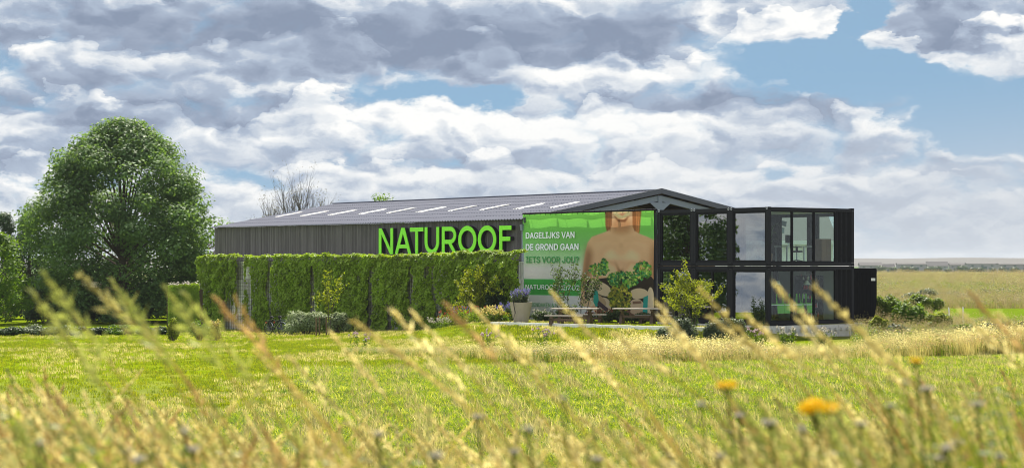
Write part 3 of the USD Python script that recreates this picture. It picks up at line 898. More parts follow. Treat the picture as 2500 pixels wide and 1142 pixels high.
dk = thing('desk', 'white desk with steel legs behind the upper glass', 'desk', fw(-2.1, b_of(1925, -2.1) - .9, CZ + CH + .16), RZ)
obj('desktop', B((0, 0, .70), (.8, 1.9, .735)), M['white'], dk)
for x in (.05, .75):
    for y in (.06, 1.84):
        obj('leg', B((x - .025, y - .025, 0), (x + .025, y + .025, .70)), M['chrome'], dk)
sc = thing('computer_screen', 'dark computer screen on the desk behind upper glass', 'screen', fw(-1.8, b_of(1925, -1.8), CZ + CH + .895), RZ + 20)
obj('panel', B((-.02, -.3, .14), (.02, .3, .50)), M['black'], sc)
obj('stand', MB().box(np.array((-.02, -.03, .015)), np.array((.0, .03, .2))).box(np.array((-.1, -.12, 0)), np.array((.1, .12, .015))), M['chrome'], sc)
cb = thing('cabinet', 'dark brown cabinet behind the upper right pane', 'cabinet', fw(-.75, 3.5, CZ + CH + .16), RZ)
obj('carcass', B((0, 0, 0), (.5, .62, 1.05)), M['boxes'], cb)
obj('door', B((.505, .02, .05), (.52, .3, 1.0)), M['boxes'], cb)
obj('door', B((.505, .32, .05), (.52, .6, 1.0)), M['boxes'], cb)
hp = thing('house_plant', 'large arching house plant at the left of the upper side glass', 'plant', fw(-.75, .75, CZ + CH + .16), RZ)
obj('pot', MB().tube([(0, 0, 0), (0, 0, .4)], [.14, .19], 10), M['boxes'], hp)
lf = MB()
for k in range(16):
    th, out, top = rng.uniform(0, 6.28), rng.uniform(.3, .8), rng.uniform(1.0, 1.95)
    tt = np.linspace(0, 1, 7)[:, None]
    cpts = np.array([(0, 0, .4)]) * (1 - tt) ** 2 + 2 * tt * (1 - tt) * np.array([(out * .25 * math.cos(th), out * .25 * math.sin(th), top * 1.1)]) + tt ** 2 * np.array([(out * math.cos(th), out * math.sin(th), top * .85)])
    w_ = .07 * np.sin(np.linspace(.15, 3.0, 7))[:, None] * np.array([(-math.sin(th), math.cos(th), 0)])
    v = np.vstack([cpts - w_, cpts + w_])
    i = np.arange(6)
    lf.raw(v, np.stack([i, i + 1, i + 8, i + 7], -1))
obj('foliage', lf, M['leaf_dark'], hp)

for k, (i_, b_) in enumerate(((0.5, 1.6), (0.5, 3.4))):
    hl = thing('pendant_lamp', ['front pendant lamp with white shade over the meeting table', 'rear pendant lamp with white shade over the meeting table'][k], 'lamp', fw(-1.05, b_, CZ + 1.75), RZ)
    obj('shade', trimesh.creation.revolve(np.array([(.03, .2), (.05, .2), (.17, 0), (.16, 0), (.04, .18)]), sections=16), M['white'], hl, smooth=40)
    obj('cord', MB().tube([(0, 0, .2), (0, 0, .66)], .008, 5), M['black'], hl)
bx = thing('archive_boxes', 'brown card boxes stacked on the floor behind the upper front window', 'boxes', fw(-3.9, .55, CZ + CH + .16), RZ)
for k in range(3):
    obj('box', B((.02 * k, .01 * k, .31 * k), (.44 - .02 * k, .36, .31 * k + .30)), M['boxes'], bx)
    obj('lid', B((.02 * k - .01, .01 * k - .01, .31 * k + .22), (.45 - .02 * k, .37, .31 * k + .305)), M['inwall'], bx)

# the low black trailer body on the right
tr = thing('covered_trailer', 'low black covered trailer with rounded underside beside the container stack', 'trailer', (0, 0, 0))
yb = 94.5
xl, xr = at(2078, 0, yb)[0], at(2139, 0, yb)[0]
zb, zt2 = at(0, 797, yb)[2], at(0, 656, yb)[2]
prof = [(xl, zb + .2), (xl, zt2), (xr - .03, zt2 - .01), (xr, zt2 - .05), (xr, zb + 1.2), (xr - .08, zb + .6), (xr - .2, zb + .18), (xr - .5, zb + .02), (xl + .2, zb + .06)]
m = trimesh.creation.extrude_polygon(Polygon(prof).buffer(.03), 4.0, engine='earcut')
v = np.asarray(m.vertices)
obj('cover', (np.stack([v[:, 0], yb + v[:, 2], v[:, 1]], -1), m.faces), M['tarp'], tr)
for k in range(5):
    x = xl + .12 + k * .2
    obj('rib', B((x, yb - .03, zb + .3), (x + .05, yb - .002, zt2 - .1)), M['tarp'], tr)
obj('marking_plate', B((xr - .24, yb - .035, zt2 - .55), (xr - .05, yb - .012, zt2 - .43)), M['white'], tr)
obj('wheel', MB().ring((xr - .9, yb + .5, zb - .02), (1, 0, 0), .24, .09, 16, 6), M['rubber'], tr)
for k, (p0_, lb) in enumerate(((2092, 'weathered concrete block beside the plinth, under the black trailer'), (2122, 'dark stained concrete block farther right under the trailer'))):
    cbk = at(p0_, 800, 93.4)
    zg = gh(cbk[0], cbk[1])
    t = thing('loose_block', lb, 'block', (cbk[0], cbk[1], zg))
    for q_ in range(2):
        obj('slab', B((-.32, -.3, q_ * .27 - .05), (.30 - .04 * q_, .3, q_ * .27 + .21)), M['oldconcrete'], t)

# ------------------------------------------------------------------ the banner
BA0, BA1, BZ0 = a_of(1281), a_of(1601), .62
BZ1 = H + 2.285
BWD = BA1 - BA0
bn = thing('advertising_banner', 'large green and white printed banner with lettering and a photo of a woman holding plants', 'banner', fw(BA0, -.12, 0), RZ)


def banner_art(Wp=420, Hp=320):
    """The print as colours on the cloth: soft areas drawn from outlines."""
    from PIL import Image, ImageDraw, ImageFilter
    S = 3
    im = Image.new('RGB', (Wp * S, Hp * S))
    def uv(x, y):
        u_ = (x - 120) / 967
        return u_ * Wp * S, (y - (258 - 26 * u_)) / (975 - (258 - 26 * u_)) * Hp * S
    d = ImageDraw.Draw(im)
    for y in range(Hp * S):
        t = y / (Hp * S)
        stops = [(0, (128, 205, 80)), (.17, (112, 192, 84)), (.30, (122, 190, 105)), (.47, (190, 222, 180)), (.55, (222, 234, 226)), (.70, (226, 234, 240)), (1, (222, 230, 242))]
        for (a, ca), (b, cb_) in zip(stops, stops[1:]):
            if a <= t <= b:
                k = (t - a) / (b - a)
                d.line([(0, y), (Wp * S, y)], tuple(int(p + (q_ - p) * k) for p, q_ in zip(ca, cb_)))
    def poly(pts, col):
        d.polygon([uv(*p) for p in pts], col)
    def ell(cx, cy, rx, ry, col, rot=0):
        th = np.linspace(0, 2 * math.pi, 40)
        c, s = math.cos(rot), math.sin(rot)
        poly([(cx + rx * math.cos(t) * c - ry * math.sin(t) * s, cy + rx * math.cos(t) * s + ry * math.sin(t) * c) for t in th], col)
    d.rectangle([uv(140, 712)[0] * 0, uv(300, 712)[1], uv(640, 0)[0], uv(300, 824)[1]], (62, 160, 68))
    # figure
    poly([(745, 225), (748, 330), (758, 372), (785, 372), (800, 330), (800, 225)], (120, 72, 38))
    poly([(930, 225), (938, 330), (948, 378), (985, 386), (1000, 225)], (150, 88, 44))
    poly([(960, 225), (965, 375), (985, 386), (990, 225)], (190, 120, 66))
    skin = (214, 172, 134)
    poly([(795, 330), (786, 356), (752, 376), (700, 394), (650, 412), (618, 452), (600, 520), (588, 600), (578, 700), (570, 800), (566, 890), (640, 900), (700, 960), (1087, 960), (1087, 432), (1040, 408), (985, 388), (952, 368), (938, 340), (935, 225), (795, 225)], skin)
    im2 = im.filter(ImageFilter.GaussianBlur(S * 1.2)); im.paste(im2); d = ImageDraw.Draw(im)
    lay = Image.new('RGBA', im.size, (160, 110, 70, 0)); dl = ImageDraw.Draw(lay)
    def soft(pts, col):
        dl.polygon([uv(*p) for p in pts], col)
    def passes(rad):
        nonlocal im, lay, dl, d
        base = Image.alpha_composite(im.convert('RGBA'), lay.filter(ImageFilter.GaussianBlur(S * rad))).convert('RGB')
        im.paste(base)
        lay = Image.new('RGBA', im.size, (160, 110, 70, 0)); dl = ImageDraw.Draw(lay); d = ImageDraw.Draw(im)
    soft([(618, 452), (600, 520), (588, 600), (578, 700), (570, 800), (636, 770), (640, 640), (652, 520)], (104, 62, 36, 190))
    soft([(1087, 432), (1066, 480), (1056, 600), (1044, 700), (1087, 760)], (120, 74, 42, 150))
    soft([(795, 290), (935, 290), (942, 360), (900, 392), (820, 392), (785, 360)], (150, 92, 54, 150))
    soft([(720, 520), (800, 470), (860, 540), (920, 470), (1010, 520), (1000, 600), (860, 580), (730, 600)], (242, 206, 166, 130))
    passes(9)
    soft([(660, 420), (760, 408), (838, 432), (836, 442), (760, 420), (665, 436)], (244, 208, 168, 150))
    soft([(1070, 430), (960, 412), (886, 432), (888, 442), (960, 424), (1066, 446)], (244, 208, 168, 150))
    soft([(835, 432), (860, 470), (886, 432), (872, 460), (860, 492), (848, 460)], (140, 86, 50, 150))
    soft([(690, 610), (760, 570), (826, 610), (846, 668), (780, 700), (700, 690)], (236, 192, 148, 170))
    soft([(884, 640), (930, 580), (1000, 612), (985, 680), (900, 680)], (236, 192, 148, 170))
    passes(5)
    soft([(806, 560), (828, 610), (846, 664), (868, 668), (872, 620), (884, 590), (862, 640), (850, 640)], (92, 50, 28, 220))
    soft([(1000, 560), (1020, 620), (1040, 640), (1060, 600)], (150, 96, 60, 120))
    passes(3)
    poly([(800, 225), (810, 262), (840, 286), (880, 290), (915, 268), (930, 225)], (238, 190, 142))
    soft([(806, 258), (840, 288), (880, 292), (918, 264), (890, 312), (836, 308)], (104, 60, 34, 230))
    soft([(838, 246), (866, 252), (896, 246), (868, 264)], (190, 92, 82, 220))
    passes(2)
    for k in range(26):
        x0 = 752 + k * 1.7 if k < 18 else 944 + (k - 18) * 6
        soft([(x0, 225), (x0 + 1.6, 225), (x0 + 8, 360 + 4 * (k % 5)), (x0 + 6, 360 + 4 * (k % 5))], [(70, 40, 22, 150), (206, 140, 84, 120)][k % 2])
    passes(.6)
    # dark lower area, gloves, plants
    poly([(690, 860), (700, 700), (780, 690), (940, 690), (1040, 640), (1087, 700), (1087, 975), (690, 975)], (46, 38, 30))
    poly([(688, 915), (1087, 905), (1087, 980), (688, 980)], (112, 80, 62))
    poly([(600, 740), (640, 700), (660, 760), (640, 880), (610, 895), (598, 820)], (58, 44, 40))
    glove = (205, 184, 150)
    ell(655, 800, 34, 92, (212, 196, 166), .1); ell(604, 870, 44, 26, (206, 176, 136))
    ell(722, 770, 76, 42, glove, .45); ell(745, 880, 42, 54, (196, 176, 144), -.5); ell(700, 850, 60, 34, (172, 146, 112), .6)
    poly([(664, 760), (692, 790), (705, 880), (680, 896), (662, 860)], (38, 150, 136))
    poly([(700, 850), (770, 905), (760, 930), (690, 880)], (70, 56, 62))
    ell(980, 796, 66, 36, glove, -.1); ell(966, 880, 52, 48, (196, 172, 140)); ell(985, 920, 62, 22, (188, 160, 128)); ell(1064, 850, 26, 100, (206, 186, 156))
    poly([(1016, 820), (1046, 806), (1040, 930), (1008, 925)], (40, 150, 138))
    poly([(940, 850), (1000, 845), (1000, 862), (940, 868)], (120, 92, 70))
    rr = np.random.default_rng(5)
    def plants(cx, cy, rx, ry, n, pal):
        for _ in range(n):
            a, q_ = rr.uniform(0, 6.28), math.sqrt(rr.uniform(0, 1))
            x, y, s = cx + rx * q_ * math.cos(a), cy + ry * q_ * math.sin(a), rr.uniform(5, 12)
            ell(x, y, s, s * rr.uniform(.5, .9), tuple(int(k_) for k_ in np.clip(np.array(pal[int(rr.integers(len(pal)))]) * rr.uniform(.7, 1.15), 0, 255)), rr.uniform(0, 3))
    pal = [(98, 160, 50), (70, 130, 48), (140, 180, 70), (42, 96, 50), (168, 196, 96), (60, 140, 80)]
    plants(870, 705, 108, 58, 330, pal)
    plants(850, 830, 80, 95, 330, [(150, 150, 40), (120, 130, 36), (90, 110, 40), (180, 170, 60), (70, 90, 34)])
    plants(700, 640, 76, 42, 190, pal + [(190, 160, 80)])
    plants(1010, 640, 62, 62, 200, pal + [(200, 170, 90)])
    plants(740, 600, 26, 40, 60, pal)
    im = im.resize((Wp, Hp), Image.LANCZOS)
    a = np.asarray(im).astype(float) / 255
    a = np.clip(a * 1.12 + .05, 0, .98)
    return np.where(a <= .04045, a / 12.92, ((a + .055) / 1.055) ** 2.4)


art = banner_art()
Hp, Wp = art.shape[:2]
U_, V_ = np.meshgrid(np.linspace(0, 1, Wp), np.linspace(0, 1, Hp))
# slight tension folds
yy = .018 * np.sin(U_ * 31 + V_ * 4) * np.exp(-V_ * 4) + .02 * (meshkit.fbm(np.stack([U_ * 5, V_ * 3, 0 * U_], -1), 3, 2) - .5) + .012 * np.sin(U_ * 9 - V_ * 7)
def bz(v):
    return BZ1 + (BZ0 - BZ1) * v
cv = np.stack([U_ * BWD, yy, bz(V_)], -1).reshape(-1, 3)
i, j = np.meshgrid(np.arange(Hp - 1), np.arange(Wp - 1), indexing='ij')
cf = np.stack([i * Wp + j, (i + 1) * Wp + j, (i + 1) * Wp + j + 1, i * Wp + j + 1], -1).reshape(-1, 4)
cl = obj('printed_cloth', (cv, cf), M['print'], bn, smooth=True)
tint(cl, art.reshape(-1, 3))


def lettering(text, x0, x1, y0, y1, mat, bold):
    """A printed line; x0..y1 are its bounds on the cloth in the enlarged photograph."""
    m = meshkit.text_mesh(text, 1.0, .01, bold)
    v = np.asarray(m.vertices)
    v = (v - v.min(0)) / np.maximum(np.ptp(v, axis=0), 1e-9)
    def loc(x, y):
        u_ = (x - 120) / 967
        return u_ * BWD, bz((y - (258 - 26 * u_)) / (975 - (258 - 26 * u_)))
    (xa, zb_), (xb, zt_) = loc(x0, y1), loc(x1, y0)
    w = np.stack([xa + v[:, 0] * (xb - xa), -.045 - .004 * v[:, 2], zb_ + v[:, 1] * (zt_ - zb_)], -1)
    f_ = m.faces[:, ::-1]
    return obj('lettering', (w, f_), mat, cl, label=f'printed line {text.lower()}')


M['ink_white'] = paint('ink_white', (.82, .84, .88), .6, .02)
M['ink_green'] = paint('ink_green', (.045, .27, .06), .6, .02)
lettering('DAGELIJKS VAN', 150, 526, 376, 428, M['ink_white'], True)
lettering('DE GROND GAAN', 150, 556, 458, 511, M['ink_white'], True)
lettering('IETS VOOR JOU?', 150, 557, 548, 601, M['ink_green'], True)
lettering('NATUROOF.BE/ZO2', 148, 562, 748, 791, M['ink_white'], False)
lettering('GROENDAKEN & F', 150, 392, 880, 908, M['ink_green'], False)
obj('backing_panel', B((.05, .22, .55), (BWD - .05, .28, BZ1 - .10)), M['fascia'], bn)  # unseen panel added to shade the cloth from behind, below its top strip
obj('top_rail', MB().tube([(-.1, .08, BZ1 + .05), (BWD + .1, .08, BZ1 + .05)], .045, 8), M['black'], bn)
for k in range(5):
    x = .3 + k * (BWD - .6) / 4
    obj('support_post', B((x - .05, .12, .5), (x + .05, .215, BZ1 + .02)), M['frame'], bn)
for k in range(24):
    x = .15 + k * (BWD - .3) / 23
    obj('tie', MB().tube([(x, -.01, BZ1 - .06), (x + .02, .03, BZ1 + .1), (x, .1, BZ1 + .02)], .012, 4), M['black'], bn)
for k in range(4):
    x = .9 + k * (BWD - 1.8) / 3
    obj('stay_cable', MB().tube([(x, .9, BZ1 - .9), (x - .35, .12, BZ1 + .05)], .02, 4), M['black'], bn)

# ------------------------------------------------------------------ terrace edge
kb = thing('terrace_kerb', 'pale stone kerb along the grass terrace before the banner', 'kerb', (0, 0, 0))
L_ = np.linalg.norm(K1 - K0)
for k in range(14):
    s0, s1 = L_ * k / 14, L_ * (k + 1) / 14
    p, q_ = K0 + KD * (s0 + .01), K0 + KD * (s1 - .01)
    dz = .13 * (k + .5) / 14 - .13
    obj('kerb_stone', MB().bar((p[0], p[1], TERR - .09), (q_[0], q_[1], TERR - .09 + rng.uniform(-.008, .008)), .20, .26), M['kerb'], kb)


def X_table(name, px, Y, length, rz, label, cat, group, h, topw, spread, planks):
    p = at(px, 0, Y)
    t = thing(name, label, cat, (p[0], p[1], gh(p[0], p[1]) + .0), rz, group)
    for k in range(planks):
        w = topw / planks
        y0 = -topw / 2 + k * w
        obj('plank', B((-length / 2, y0 + .006, h - .05), (length / 2, y0 + w - .006, h)), M['tabletop'], t)
    for x in (-length * .32, length * .32):
        for s in (-1, 1):
            obj('leg', MB().bar((x + .03 * s, -s * spread * .55, h - .05), (x + .03 * s, s * spread, -.03), .06, .13, (1, 0, 0)), M['table'], t)
        obj('cross_beam', B((x - .07, -topw * .45, h - .13), (x + .07, topw * .45, h - .052)), M['table'], t)
    obj('stretcher', B((-length * .32, -.03, h * .42), (length * .32, .03, h * .42 + .12)), M['table'], t)
    return t


X_table('picnic_table', 1404, 93.6, 2.15, -12, 'left grey timber trestle table with crossed legs before the banner', 'table', 'timber trestle tables on the terrace', .76, .8, .42, 5)
X_table('picnic_table', 1556, 92.6, 2.2, -12, 'right grey timber trestle table with crossed legs before the banner', 'table', 'timber trestle tables on the terrace', .76, .8, .42, 5)
X_table('bench', 1376, 92.4, 1.75, -6, 'timber bench in front of the left trestle table', 'bench', 'timber benches beside the tables', .45, .3, .2, 2)
X_table('bench', 1437, 94.8, 1.7, -12, 'timber bench behind the right end of the left trestle table', 'bench', 'timber benches beside the tables', .45, .3, .2, 2)
X_table('bench', 1596, 93.4, 1.75, -12, 'timber bench behind the right trestle table', 'bench', 'timber benches beside the tables', .45, .3, .2, 2)

# planter with lavender
p = at(1272, 787, 95.2)
pot = thing('planter', 'tall tapering stone planter at the left end of the terrace kerb', 'planter', (p[0], p[1], TERR - .04))
R0, R1, HP = .33, .53, .98
prof_ = [(R0, 0), (R1, HP), (R1 - .05, HP), (R1 - .08, HP - .12)]
m = trimesh.creation.revolve(np.array([(0, 0)] + prof_ + [(0, HP - .12)]), sections=28)
obj('body', m, M['pot'], pot, smooth=35)
obj('soil', MB().tube([(0, 0, HP - .11), (0, 0, HP - .07)], R1 - .085, 20), M['soil'], pot)
obj('hose', MB().tube([(-.35, -.42, HP + .05), (-.34, -.50, HP - .1), (-.27, -.46, .5), (-.36, -.5, .2), (-.6, -.55, .03)], .02, 5), M['rubber'], pot)


def flower_clump(name, label, cat, loc, rad, h, nst, fl, lmat, r, fsize=.03, spike=.25, lsize=.05, leafn=14, up=.15):
    t = thing(name, label, cat, loc)
    st, P_, Q_ = MB(), [], []
    for k in range(nst):
        a, q_ = r.uniform(0, 6.28), math.sqrt(r.uniform(0, 1)) * rad
        b0 = np.array((q_ * math.cos(a) * .6, q_ * math.sin(a) * .6, 0))
        hh = h * r.uniform(.65, 1.05)
        tp = np.array((q_ * math.cos(a) * 1.25, q_ * math.sin(a) * 1.25, hh))
        md = (b0 + tp) / 2 + (0, 0, up * hh * .2)
        st.tube([b0, md, tp], [.008, .006, .004], 3)
        ts_ = r.uniform(1 - spike, 1, int(60 * spike) + 5)[:, None]
        P_.append(b0 * (1 - ts_) + tp * ts_ + r.normal(0, fsize * .6, (len(ts_), 3)))
        ts_ = r.uniform(.1, .8, leafn)[:, None]
        Q_.append(b0 * (1 - ts_) + tp * ts_ + r.normal(0, .05, (leafn, 3)))
    P_, Q_ = np.vstack(P_), np.vstack(Q_)
    obj('stem', st, M['weed'], t)
    obj('leaf_mass', leaves(Q_, r.normal(size=Q_.shape) + (0, -.3, .5), lsize, r, .4), M[lmat], t, kind='stuff')
    obj('flower', leaves(P_, r.normal(size=P_.shape) + (0, -.3, .4), fsize, r, .8), M[fl], t, kind='stuff')
    return t


r = np.random.default_rng(40)
flower_clump('lavender', 'lavender in violet bloom growing in the stone planter', 'flowers', (p[0], p[1], TERR + HP - .14), .42, .72, 60, 'lavender', 'leaf_grey', r, .022, .34, .06, 26)


# ------------------------------------------------------------------ shrubs and trees
def shrub(name, label, cat, px, base_y, Y, wpx, top_y, mat, n, ls, seed, group=None, zg=None, depth=None, flat=.0, lobes=14):
    r = np.random.default_rng(seed)
    c = at(px, base_y, Y)
    zg = float(gh(c[0], c[1])) if zg is None else zg
    h = H - (top_y - HZ) / F * Y - zg
    rx = wpx / F * Y / 2
    ry = depth or rx * .8
    t = thing(name, label, cat, (c[0], c[1], zg), 0, group)
    Ls = []
    for k in range(lobes):
        a, q_ = r.uniform(0, 6.28), r.uniform(.25, .78)
        hz = r.uniform(.3, .8) * (1 - .25 * q_)
        Ls.append((rx * q_ * math.cos(a), ry * q_ * math.sin(a), h * hz, r.uniform(.26, .42)))
    per_ = n // lobes
    P_, N_ = [], []
    for (x, y, z, s) in Ls:
        d = r.normal(size=(per_, 3))
        d /= np.linalg.norm(d, axis=1, keepdims=True)
        rad = r.uniform(.55, 1.06, per_)[:, None]
        P_.append(np.array((x, y, z)) + d * rad * np.array((rx, ry, h * .75)) * s)
        N_.append(d + r.normal(0, .5, d.shape) + (0, 0, .8))
    P_, N_ = np.vstack(P_), np.vstack(N_)
    ok = P_[:, 2] > .02
    st = MB()
    for (x, y, z, s) in Ls[:8]:
        st.tube([(x * .15, y * .15, -.05), (x * .5, y * .5, z * .5), (x, y, z)], [.03, .02, .008], 4)
    obj('stem', st, M['bark'], t)
    obj('foliage', leaves(P_[ok], N_[ok], ls, r, .55), M[mat], t)
    return t


def skeleton(r, base, direction, length, radius, depth, spread, segs, tips, up=.12, kids=(2, 4), taper=.62, curve=.12):
    """Recursive limbs as tubes; tips collects branch ends."""
    d = np.array(direction, float)
    d /= np.linalg.norm(d)
    pts, rad, pcur = [np.array(base, float)], [radius], np.array(base, float)
    n = 4
    for k in range(n):
        d = d + r.normal(0, curve, 3) + (0, 0, up * .3)
        d /= np.linalg.norm(d)
        pcur = pcur + d * length / n
        pts.append(pcur)
        rad.append(radius * (1 - (1 - taper) * (k + 1) / n))
    segs.append((pts, rad))
    if depth == 0:
        tips.append((pcur, d))
        return
    for k in range(int(r.integers(kids[0], kids[1] + 1))):
        s = r.uniform(.45, 1.0)
        i_ = min(n, max(1, int(round(s * n))))
        dd = d + r.normal(0, spread, 3)
        dd[2] += up
        skeleton(r, pts[i_], dd, length * r.uniform(.55, .85), rad[i_] * .68, depth - 1, spread, segs, tips, up, kids, taper, curve)


def limbs(segs, sides=5):
    m = MB()
    for p_, q_ in segs:
        m.tube(p_, q_, sides if q_[0] > .03 else 3)
    return m


# the big round tree on the left
def big_tree(loc, label, prof, nclump, nleaf, ls, seed, mat, trunk_h=3.0, rscale=1.0, clump_r=(.7, 1.25), name='round_tree', shift=0.0, group=None):
    """prof: (height, half width) pairs of the crown's outline."""
    r = np.random.default_rng(seed)
    t = thing(name, label, 'tree', loc, 0, group)
    hs, ws = np.array(prof).T
    P_, N_, seg = [], [], []
    for k in range(nclump):
        z = r.choice(hs[:-1]) * 0 + r.uniform(hs[0], hs[-1])
        a = r.uniform(0, 6.28)
        w = np.interp(z, hs, ws) * (.84 + .30 * meshkit.noise(np.array([math.cos(a) * 1.6 + seed, math.sin(a) * 1.6, z * .45])))
        q_ = r.uniform(.35, 1.0) ** .5
        cr = r.uniform(*clump_r)
        c_ = np.array((max(w - cr * .6, .1) * q_ * math.cos(a) * 1.0, max(w - cr * .6, .1) * q_ * math.sin(a), min(z, hs[-1] - cr * .55)))
        n_ = int(nleaf * cr ** 2)
        d = r.normal(size=(n_, 3))
        d /= np.linalg.norm(d, axis=1, keepdims=True)
        rad = r.uniform(.12, 1.0, n_) ** .42
        # ragged, slightly drooping clumps
        sc_ = cr * (1 + .45 * (meshkit.noise(d * 2.2 + k * 7.1) - .5))
        P_.append(c_ + d * (rad * sc_)[:, None] * (1, 1, .72))
        N_.append(d * (1, 1, 1) + r.normal(0, .55, d.shape) + (0, 0, .9))
        if k % 5 == 0:
            hb = min(c_[2] * .55, trunk_h * 1.2) + .3
            mid = np.array((c_[0] * .4, c_[1] * .4, (hb + c_[2]) / 2 + .2))
            seg.append(([np.array((0, 0, hb)), mid, c_], [.08 * rscale, .045 * rscale, .015]))
    tk = MB()
    tk.tube([(0, 0, -.3), (.05, 0, trunk_h * .5), (-.05, .05, trunk_h), (.1, 0, hs[-1] * .7)], [.42 * rscale, .33 * rscale, .28 * rscale, .08], 9)
    for p_, q_ in seg:
        tk.tube(p_, q_, 4)
    obj('trunk', tk, M['bark'], t)
    P_, N_ = np.vstack(P_), np.vstack(N_)
    ok = P_[:, 2] > .15
    obj('crown', leaves(P_[ok], N_[ok], ls, r, .6), M[mat], t)
    return t


YT = 140.0
k_ = YT / F
bt = at(300, 775, YT)
zt_ = float(gh(bt[0], bt[1]))
prof_big = [(.15, 222 * k_), (1.5, 236 * k_), (4, 246 * k_), (6.2, 244 * k_), (7.8, 236 * k_), (9.4, 210 * k_), (10.9, 172 * k_), (12.2, 122 * k_), (13.2, 58 * k_), (13.8, 14 * k_)]
big_tree((bt[0], bt[1], zt_), 'very large round grey green tree left of the warehouse', prof_big, 360, 205, .115, 11, 'leaf_tree', 3.2, clump_r=(.85, 1.55))
# neighbours on the left edge
bl = at(-10, 775, 133)
big_tree((bl[0], bl[1], float(gh(bl[0], bl[1]))), 'sunlit lime green bushy tree at the left edge of the lawn', [(.2, 2.4), (2, 2.7), (4, 2.3), (5.2, 1.6), (6.0, .4)], 80, 270, .10, 12, 'leaf_lime', 1.0, .5, (.5, .9), name='bushy_tree')
bl = at(70, 775, 148)
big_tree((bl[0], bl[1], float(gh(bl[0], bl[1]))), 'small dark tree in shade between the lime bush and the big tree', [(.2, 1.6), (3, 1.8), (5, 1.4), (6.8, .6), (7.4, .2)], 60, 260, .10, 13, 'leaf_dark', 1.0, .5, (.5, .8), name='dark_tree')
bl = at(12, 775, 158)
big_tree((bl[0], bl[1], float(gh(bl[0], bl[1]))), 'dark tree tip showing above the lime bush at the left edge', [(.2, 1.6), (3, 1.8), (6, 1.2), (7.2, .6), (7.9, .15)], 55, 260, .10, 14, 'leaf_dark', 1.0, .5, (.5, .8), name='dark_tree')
# the tree whose reflection fills the upper windows stands out of view to the left
rt = np.array([-35.0, 101.3])
big_tree((rt[0], rt[1], float(gh(rt[0], rt[1]))), 'leafy tree left of the picture, seen mirrored in the upper windows', [(.6, 2.2), (2, 3.2), (5, 3.5), (7.5, 2.7), (9.5, 1.2), (10.2, .3)], 150, 190, .13, 15, 'leaf_tree', 2.0, .8, (.6, 1.1))
# purple and green trees behind the warehouse
bl = at(517, 640, 152)
big_tree((bl[0], bl[1], -1), 'purple leaved tree peeping out between the big tree and the warehouse', [(1.5, .6), (3.5, .9), (5, .7), (5.9, .2)], 26, 150, .09, 16, 'leaf_purple', 1.5, .4, (.35, .6), name='purple_tree')
for px_, ty, Y_, w_, lb in ((940, 474, 150, 48, 'green tree top showing above the warehouse ridge'), (583, 533, 158, 16, 'small tree top at the left end of the warehouse roof'), (1046, 486, 150, 6, 'tiny twig tip just above the ridge, right of the green tree top')):
    b_ = at(px_, ty, Y_)
    rx = w_ / F * Y_
    big_tree((b_[0], b_[1], -1), lb, [(b_[2] + 1 - 3.2, rx), (b_[2] + 1 - 1.2, rx), (b_[2] + 1 - .3, rx * .75), (b_[2] + 1.1, rx * .15)], max(6, int(w_ * .9)), 150, .09, px_, 'leaf_lime', 2.5, .4, (.3, .55), name='tree')


# bare tree behind the roof
def bare_tree(px, top, Y, height, label, seed, depth, spread_, nst, lean=0.0, leafy=500):
    r = np.random.default_rng(seed)
    b_ = at(px, top, Y)
    z0 = b_[2] - height
    t = thing('bare_tree', label, 'tree', (b_[0], b_[1], z0))
    segs, tips = [], []
    for k in range(nst):
        dx = (k - (nst - 1) / 2) / max(1, nst - 1)
        skeleton(r, (dx * .5, r.normal(0, .2), 0), (dx * spread_ * 1.0 + lean, r.normal(0, .16), 1), height * r.uniform(.36, .46) * (1 - .35 * abs(dx)), .12, depth, .42, segs, tips, .38, (3, 5), .5, .09)
    obj('trunk', limbs(segs), M['twig'], t)
    pts = np.array([p_ for p_, _ in tips])
    idx = r.integers(0, len(pts), leafy)
    Q_ = pts[idx] + r.normal(0, .22, (leafy, 3))
    obj('crown', leaves(Q_, r.normal(size=Q_.shape), .05, r, .6), M['leaf_twig'], t)
    return t


bare_tree(726, 390, 152, 7.6, 'tall nearly bare tree with fine upright branches behind the roof', 6, 3, .8, 5, 0, 700)
bare_tree(668, 470, 156, 5.2, 'shorter bare tree at the left of the tall bare tree', 8, 3, .7, 4, -.1, 500)
bare_tree(800, 488, 156, 4.2, 'wispy bare twig right of the tall bare tree', 9, 2, .5, 2, 0, 60)

# undergrowth below the big tree
for k, (px_, w_, ty, mt) in enumerate([(110, 110, 700, 'leaf_dark'), (215, 120, 715, 'leaf_dark'), (330, 110, 722, 'leaf_shade'), (440, 110, 705, 'leaf_dark'), (20, 90, 660, 'leaf_lime')]):
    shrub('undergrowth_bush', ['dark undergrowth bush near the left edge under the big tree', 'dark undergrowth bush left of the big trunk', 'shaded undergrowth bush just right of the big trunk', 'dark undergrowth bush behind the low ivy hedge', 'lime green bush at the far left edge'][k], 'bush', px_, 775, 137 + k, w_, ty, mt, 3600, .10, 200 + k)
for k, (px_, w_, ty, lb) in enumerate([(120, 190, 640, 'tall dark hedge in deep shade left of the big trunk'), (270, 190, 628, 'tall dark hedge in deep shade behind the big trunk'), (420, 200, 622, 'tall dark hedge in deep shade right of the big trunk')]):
    shrub('tall_hedge', lb, 'hedge', px_, 775, 149 + k, w_, ty, 'leaf_dark', 7000, .13, 230 + k, lobes=26)
